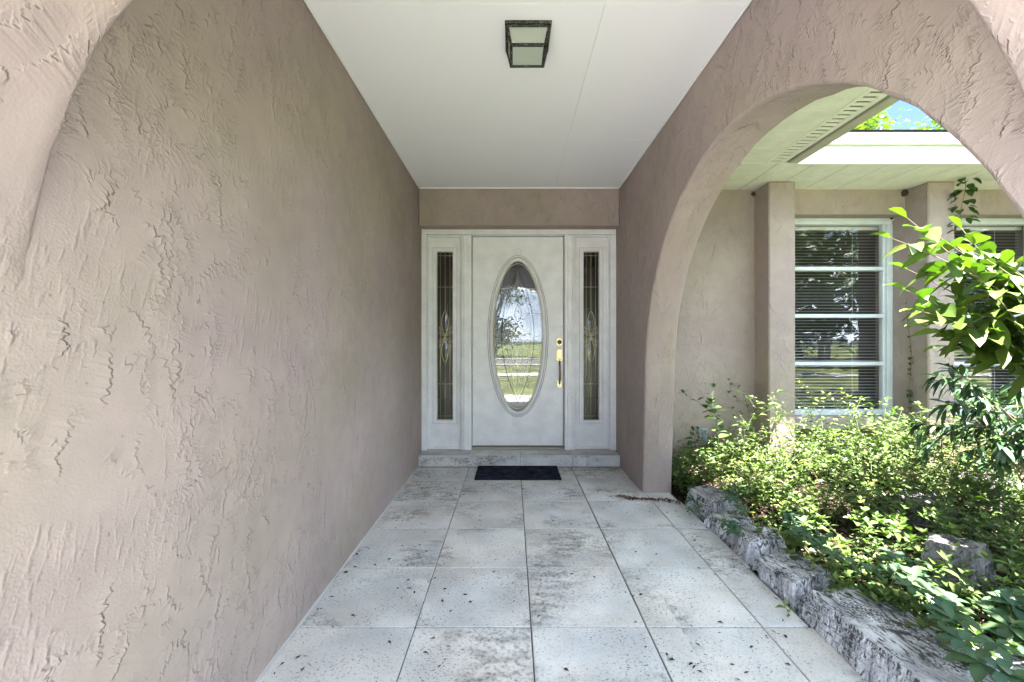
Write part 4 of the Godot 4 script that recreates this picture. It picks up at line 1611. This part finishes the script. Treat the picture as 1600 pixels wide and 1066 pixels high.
	var trunk := [Vector3.ZERO, Vector3(0.03, 0.35, 0.02), Vector3(0.06, 0.75, 0.0), Vector3(0.05, 1.0, 0.02)]
	tube(st, trunk, 0.016, 0.010, 7)
	for t in tips:
		var tip: Vector3 = t[0] - root
		var from: Vector3 = Vector3(0.04, 0.5, 0.0).lerp(trunk[3], rng.randf())
		var knee := from.lerp(tip, 0.5) + Vector3(0.05, 0.10, 0)
		var pts := []
		for k in 12:
			var s := k / 11.0
			pts.append(from.lerp(knee, s).lerp(knee.lerp(tip, s), s))
		tube(st, pts, 0.006, 0.002, 5)
		var along: Vector3 = (pts[11] - pts[6]).normalized()
		for k in t[1] + 12:
			var s: float = 0.45 + 0.55 * (k + 0.5) / (t[1] + 12)
			var p: Vector3 = pts[int(s * 11)]
			var side := along.cross(Vector3.UP).normalized() * (1.0 if k % 2 == 0 else -1.0)
			var dir := (along * rng.randf_range(0.2, 0.9) + side * rng.randf_range(0.3, 1.0) + Vector3(0, rng.randf_range(-0.6, 0.5), 0.15)).normalized()
			var l := rng.randf_range(0.13, 0.20)
			leaf(buf, p, dir, l, l * rng.randf_range(0.36, 0.45), rng.randf_range(0.2, 0.9), rng.randf_range(0.05, 0.22), vary(Color(0.115, 0.180, 0.040), 0.3), true, rng.randf_range(-1.0, 1.0))
		leaf(buf, pts[11], along, 0.15, 0.066, 0.5, 0.25, Color(0.17, 0.29, 0.04), true)
	plant("broad_leaf_shrub", "shrub with large sunlit lime green leaves before the far window", root, buf, st, "", "leaf", "twig")

	# dark narrow leaved shrub below it
	buf = leaf_buf()
	st = tool_new(true)
	root = Vector3(3.15, 0.05, -2.75)
	for k in 26:
		var a := rng.randf_range(0.0, 1.0)
		var tip := Vector3(rng.randf_range(2.40, 3.3), rng.randf_range(0.42, 1.02), -rng.randf_range(2.45, 3.0)) - root
		var from := Vector3(rng.randf_range(-0.05, 0.05), 0.2 + a * 0.4, 0)
		var knee := from.lerp(tip, 0.5) + Vector3(0, 0.14, 0)
		var pts := []
		for q in 12:
			var s := q / 11.0
			pts.append(from.lerp(knee, s).lerp(knee.lerp(tip, s), s))
		tube(st, pts, 0.005, 0.0016, 5)
		for q in range(3, 12):
			var face := Vector3(rng.randf_range(-0.6, 0.2), rng.randf_range(0.1, 0.9), rng.randf_range(0.1, 0.8)).normalized()
			var np := 3 if q < 10 else 5
			for z in np:
				var ang := rng.randf() * TAU
				var along2: Vector3 = (pts[q] - pts[q - 1]).normalized()
				var u := along2.cross(Vector3(0.2, 0.9, 0.3)).normalized()
				var v := along2.cross(u)
				var dir := (along2 * 0.7 + u * cos(ang) * 0.8 + v * sin(ang) * 0.8 + Vector3(0, -0.25, 0)).normalized()
				var l := rng.randf_range(0.07, 0.125)
				leaf(buf, pts[q], dir, l, l * 0.26, rng.randf_range(0.3, 1.0), 0.3, vary(DARK.lerp(Color(0.05, 0.11, 0.05), rng.randf())), true, rng.randf_range(-0.5, 0.5))
	plant("narrow_leaf_shrub", "dark green shrub with narrow drooping leaves beside the window pillar", root, buf, st, "", "leaf_thick", "twig")

	# vine climbing the corner by the window
	buf = leaf_buf()
	st = tool_new(true)
	var vine := []
	for k in 30:
		var t := k / 29.0
		vine.append(Vector3(-0.012 * sin(t * 9.0), t * 1.42, 0.014 * sin(t * 11.0) + 0.03 * (1.0 - t)))
	tube(st, vine, 0.007, 0.002, 5)
	for k in 70:
		var t := rng.randf()
		var p: Vector3 = vine[int(t * 29)]
		var a := rng.randf_range(PI * 0.6, PI * 1.6)
		var l := rng.randf_range(0.025, 0.05) * (1.0 if t < 0.5 else 0.75)
		leaf(buf, p, Vector3(cos(a) * 0.8, rng.randf_range(-0.5, 0.5), absf(sin(a)) * 0.6).normalized(), l, l * 0.75, 0.6, 0.3, vary(Color(0.06, 0.085, 0.03)), true, rng.randf_range(-0.6, 0.6))
	plant("climbing_vine", "thin vine climbing the corner between window frame and second pillar", Vector3(3.600, 0.12, -4.05), buf, st, "", "leaf_thick", "twig")
	# vine hanging from the soffit beside the second pillar
	buf = leaf_buf()
	st = tool_new(true)
	vine = []
	for k in 14:
		var t := k / 13.0
		vine.append(Vector3(0.02 * sin(t * 5.0), -t * 0.42, 0.02 * cos(t * 6.0)))
	tube(st, vine, 0.003, 0.0015, 5)
	for k in 46:
		var p: Vector3 = vine[rng.randi() % 14]
		var a := rng.randf() * TAU
		var l := rng.randf_range(0.05, 0.085)
		leaf(buf, p + Vector3(cos(a) * 0.05, 0, sin(a) * 0.05), Vector3(cos(a), rng.randf_range(-0.9, 0.1), sin(a)).normalized(), l, l * 0.8, 0.5, 0.3, vary(Color(0.05, 0.10, 0.03)), true)
	plant("hanging_vine", "dark green vine hanging from the soffit at the second pillar", Vector3(3.88, 2.535, -3.84), buf, st)

	# strap leaves at the right edge
	for s in [["long strap leaved plant at the right edge of the bed", Vector3(2.16, 0.03, -1.70), 9, 0.42], ["low strap leaved plant in the lower right corner", Vector3(1.86, 0.02, -1.22), 7, 0.30]]:
		buf = leaf_buf()
		st = tool_new(true)
		tube(st, [Vector3.ZERO, Vector3(0, 0.05, 0)], 0.012, 0.008, 6)
		for k in s[2]:
			var a: float = TAU * k / s[2] + rng.randf_range(-0.3, 0.3)
			leaf(buf, Vector3(0, 0.04, 0), Vector3(cos(a), rng.randf_range(0.5, 1.1), sin(a)).normalized(), s[3] * rng.randf_range(0.7, 1.1), 0.034, rng.randf_range(0.6, 1.1), 0.35, vary(Color(0.10, 0.17, 0.06), 0.15), true)
		plant("strap_leaf_plant", s[0], s[1], buf, st, "strap leaved plants")

	# dry stalks fallen across the bed at the right
	st = tool_new(true)
	for k in 46:
		var a := Vector3(rng.randf_range(3.0, 4.0), rng.randf_range(0.18, 0.34), -rng.randf_range(3.0, 3.6))
		var b := a + Vector3(rng.randf_range(0.5, 1.3), rng.randf_range(-0.10, 0.10), rng.randf_range(-0.25, 0.25))
		tube(st, [a, a.lerp(b, 0.5) + Vector3(0, rng.randf_range(0, 0.07), 0), b], 0.004, 0.002, 4)
	var dry := put("dry_stalks", done(st), M.straw, self)
	tag(dry, "straw coloured dry stalks lying across the bed under the dark shrub", "stalks", "", "stuff")
	# a bare stick
	st = tool_new(true)
	tube(st, [Vector3(0, 0, 0), Vector3(0.14, 0.035, -0.02), Vector3(0.36, 0.07, -0.03)], 0.006, 0.009, 6)
	tag(put("stick", done(st), M.straw, self, Vector3(1.86, 0.09, -1.70)), "bare pale stick lying at the right edge of the bed", "stick")
	# needles and fallen leaves on the soil
	buf = leaf_buf()
	for k in 5200:
		var x := rng.randf_range(1.3, 3.4)
		var d := rng.randf_range(1.0, 3.9)
		var a := rng.randf() * TAU
		var thin := rng.randf() < 0.8
		var l := rng.randf_range(0.04, 0.12) if thin else rng.randf_range(0.03, 0.06)
		leaf(buf, Vector3(x, bed_height(x, d, n1) + rng.randf_range(0.004, 0.02), -d), Vector3(cos(a), rng.randf_range(-0.05, 0.15), sin(a)).normalized(), l, 0.0035 if thin else l * 0.5, 0.15, 0.4, vary(Color(0.11, 0.08, 0.055) if rng.randf() < 0.8 else Color(0.17, 0.11, 0.075), 0.5), false)
	var needles := put("leaf_mulch", leaf_mesh(buf), M.stem, self)
	tag(needles, "brown needles and dead leaves covering the soil of the bed", "mulch", "", "stuff")
	# debris on the slabs
	buf = leaf_buf()
	var drift := noise(141, 1.6, 3)
	made = 0
	while made < 3600:
		var x := rng.randf_range(-0.84, 1.19)
		var d := rng.randf_range(1.2, 4.05)
		if d > 3.4 and x > 0.97: continue
		var edge := maxf(smoothstep(3.0, 4.05, d) * 0.5, maxf(smoothstep(0.9, 1.19, x) * 0.6, smoothstep(-0.74, -0.85, x) * 0.9))
		if rng.randf() > 0.18 + edge + drift.get_noise_2d(x, d) * 0.5: continue
		var a := rng.randf() * TAU
		var l := rng.randf_range(0.003, 0.009) if rng.randf() < 0.90 else rng.randf_range(0.012, 0.028)
		leaf(buf, Vector3(x, 0.0022, -d), Vector3(cos(a), 0.06, sin(a)).normalized(), l, l * rng.randf_range(0.25, 0.6), 0.1, 0.5, vary(Color(0.045, 0.036, 0.030), 0.6), false)
		made += 1
	for k in 90:
		var x := rng.randf_range(-0.84, 0.97)
		var a := rng.randf() * TAU
		leaf(buf, Vector3(x, 0.1088, -rng.randf_range(4.09, 4.27)), Vector3(cos(a), 0.08, sin(a)).normalized(), rng.randf_range(0.006, 0.02), 0.005, 0.1, 0.5, vary(Color(0.04, 0.032, 0.026), 0.5), false)
	var debris := put("floor_debris", leaf_mesh(buf), M.stem, self)
	tag(debris, "dark bits of leaf litter scattered over the slabs and the step", "litter", "", "stuff")

# ------------------------------------------------------------------ trees beyond
func tree_at(label: String, at: Vector3, height: float, spread: float, s: int, leaves: int, size: float, col: Color, group: String) -> Node3D:
	rng.seed = s
	var t := thing("tree", label, "tree", at, group)
	var st := tool_new(true)
	var buf := leaf_buf()
	var fork := height * (0.34 if group == "trees behind the house" else 0.14)
	tube(st, [Vector3.ZERO, Vector3(0.1, fork * 0.5, 0.05), Vector3(0, fork, 0), Vector3(0.1, height * 0.7, 0)], height * 0.03, height * 0.012, 8)
	var clumps := []
	for k in 26:
		var a := rng.randf() * TAU
		var rr := sqrt(rng.randf()) * spread
		var y := lerpf(fork * 0.95, height * 0.93, rng.randf()) 
		var shape := 1.0 - pow(absf((y - height * 0.62) / (height * 0.45)), 2.0)
		var p := Vector3(cos(a) * rr * maxf(shape, 0.25), y, sin(a) * rr * maxf(shape, 0.25))
		clumps.append(p)
		tube(st, [Vector3(0, lerpf(fork * 0.8, height * 0.65, rng.randf()), 0), p * Vector3(0.5, 0.9, 0.5), p], height * 0.009, height * 0.002, 5)
	for k in leaves:
		var c: Vector3 = clumps[rng.randi() % clumps.size()]
		var off := Vector3(rng.randfn(), rng.randfn() * 0.7, rng.randfn()) * spread * 0.17
		var a := rng.randf() * TAU
		leaf(buf, c + off, Vector3(cos(a), rng.randf_range(-0.6, 0.5), sin(a)).normalized(), size * rng.randf_range(0.7, 1.3), size * 0.55, 0.4, 0.3, vary(col, 0.35), false, rng.randf_range(-0.8, 0.8))
	put("trunk", done(st), M.bark, t)
	put("crown", leaf_mesh(buf), M.leaf, t)
	return t

func build_trees() -> void:
	tree_at("leafy tree rising behind the white gutter board", Vector3(12.9, -0.06, -16.5), 10.9, 2.8, 301, 9000, 0.22, Color(0.14, 0.20, 0.05), "trees behind the house")
	tree_at("thinner tree top at the right above the gutter board", Vector3(17.4, -0.06, -18.0), 10.3, 2.2, 302, 5000, 0.22, Color(0.13, 0.19, 0.05), "trees behind the house")
	# across the road and on the lawn, where the glass mirrors them
	var yard := [[27.0, 21.0, 11.0, 5.0], [17.5, 16.5, 11.0, 4.6], [24.0, 14.0, 9.5, 4.2], [-1.5, 27.0, 10.0, 4.5], [6.0, 23.5, 9.0, 4.2], [13.0, 26.0, 10.0, 4.6], [20.0, 22.5, 9.0, 4.2], [9.5, 9.0, 7.0, 2.6]]
	var names := ["tall tree at the far end of the road", "dense tall tree mirrored in the upper window panes", "dense tree nearer the house on the right lawn", "tall tree across the road in line with the walkway", "round tree across the road right of the walkway", "wide tree across the road further right", "tree across the road at the far right", "smaller tree on the lawn before the windows"]
	for i in yard.size():
		var y: Array = yard[i]
		tree_at(names[i], Vector3(y[0], -0.06, y[1]), y[2], y[3], 310 + i, 3300, 0.42, Color(0.045, 0.078, 0.022), "trees in the front yard")

func _ready() -> void:
	rng.seed = 1
	var t0 := Time.get_ticks_msec()
	setup_view()
	make_materials()
	print("materials ", Time.get_ticks_msec() - t0)
	build_ground()
	var house := build_house()
	build_door(house)
	build_windows(house)
	print("house ", Time.get_ticks_msec() - t0)
	build_porch_things()
	build_stones()
	build_plants()
	print("plants ", Time.get_ticks_msec() - t0)
	build_trees()
	print("all ", Time.get_ticks_msec() - t0)
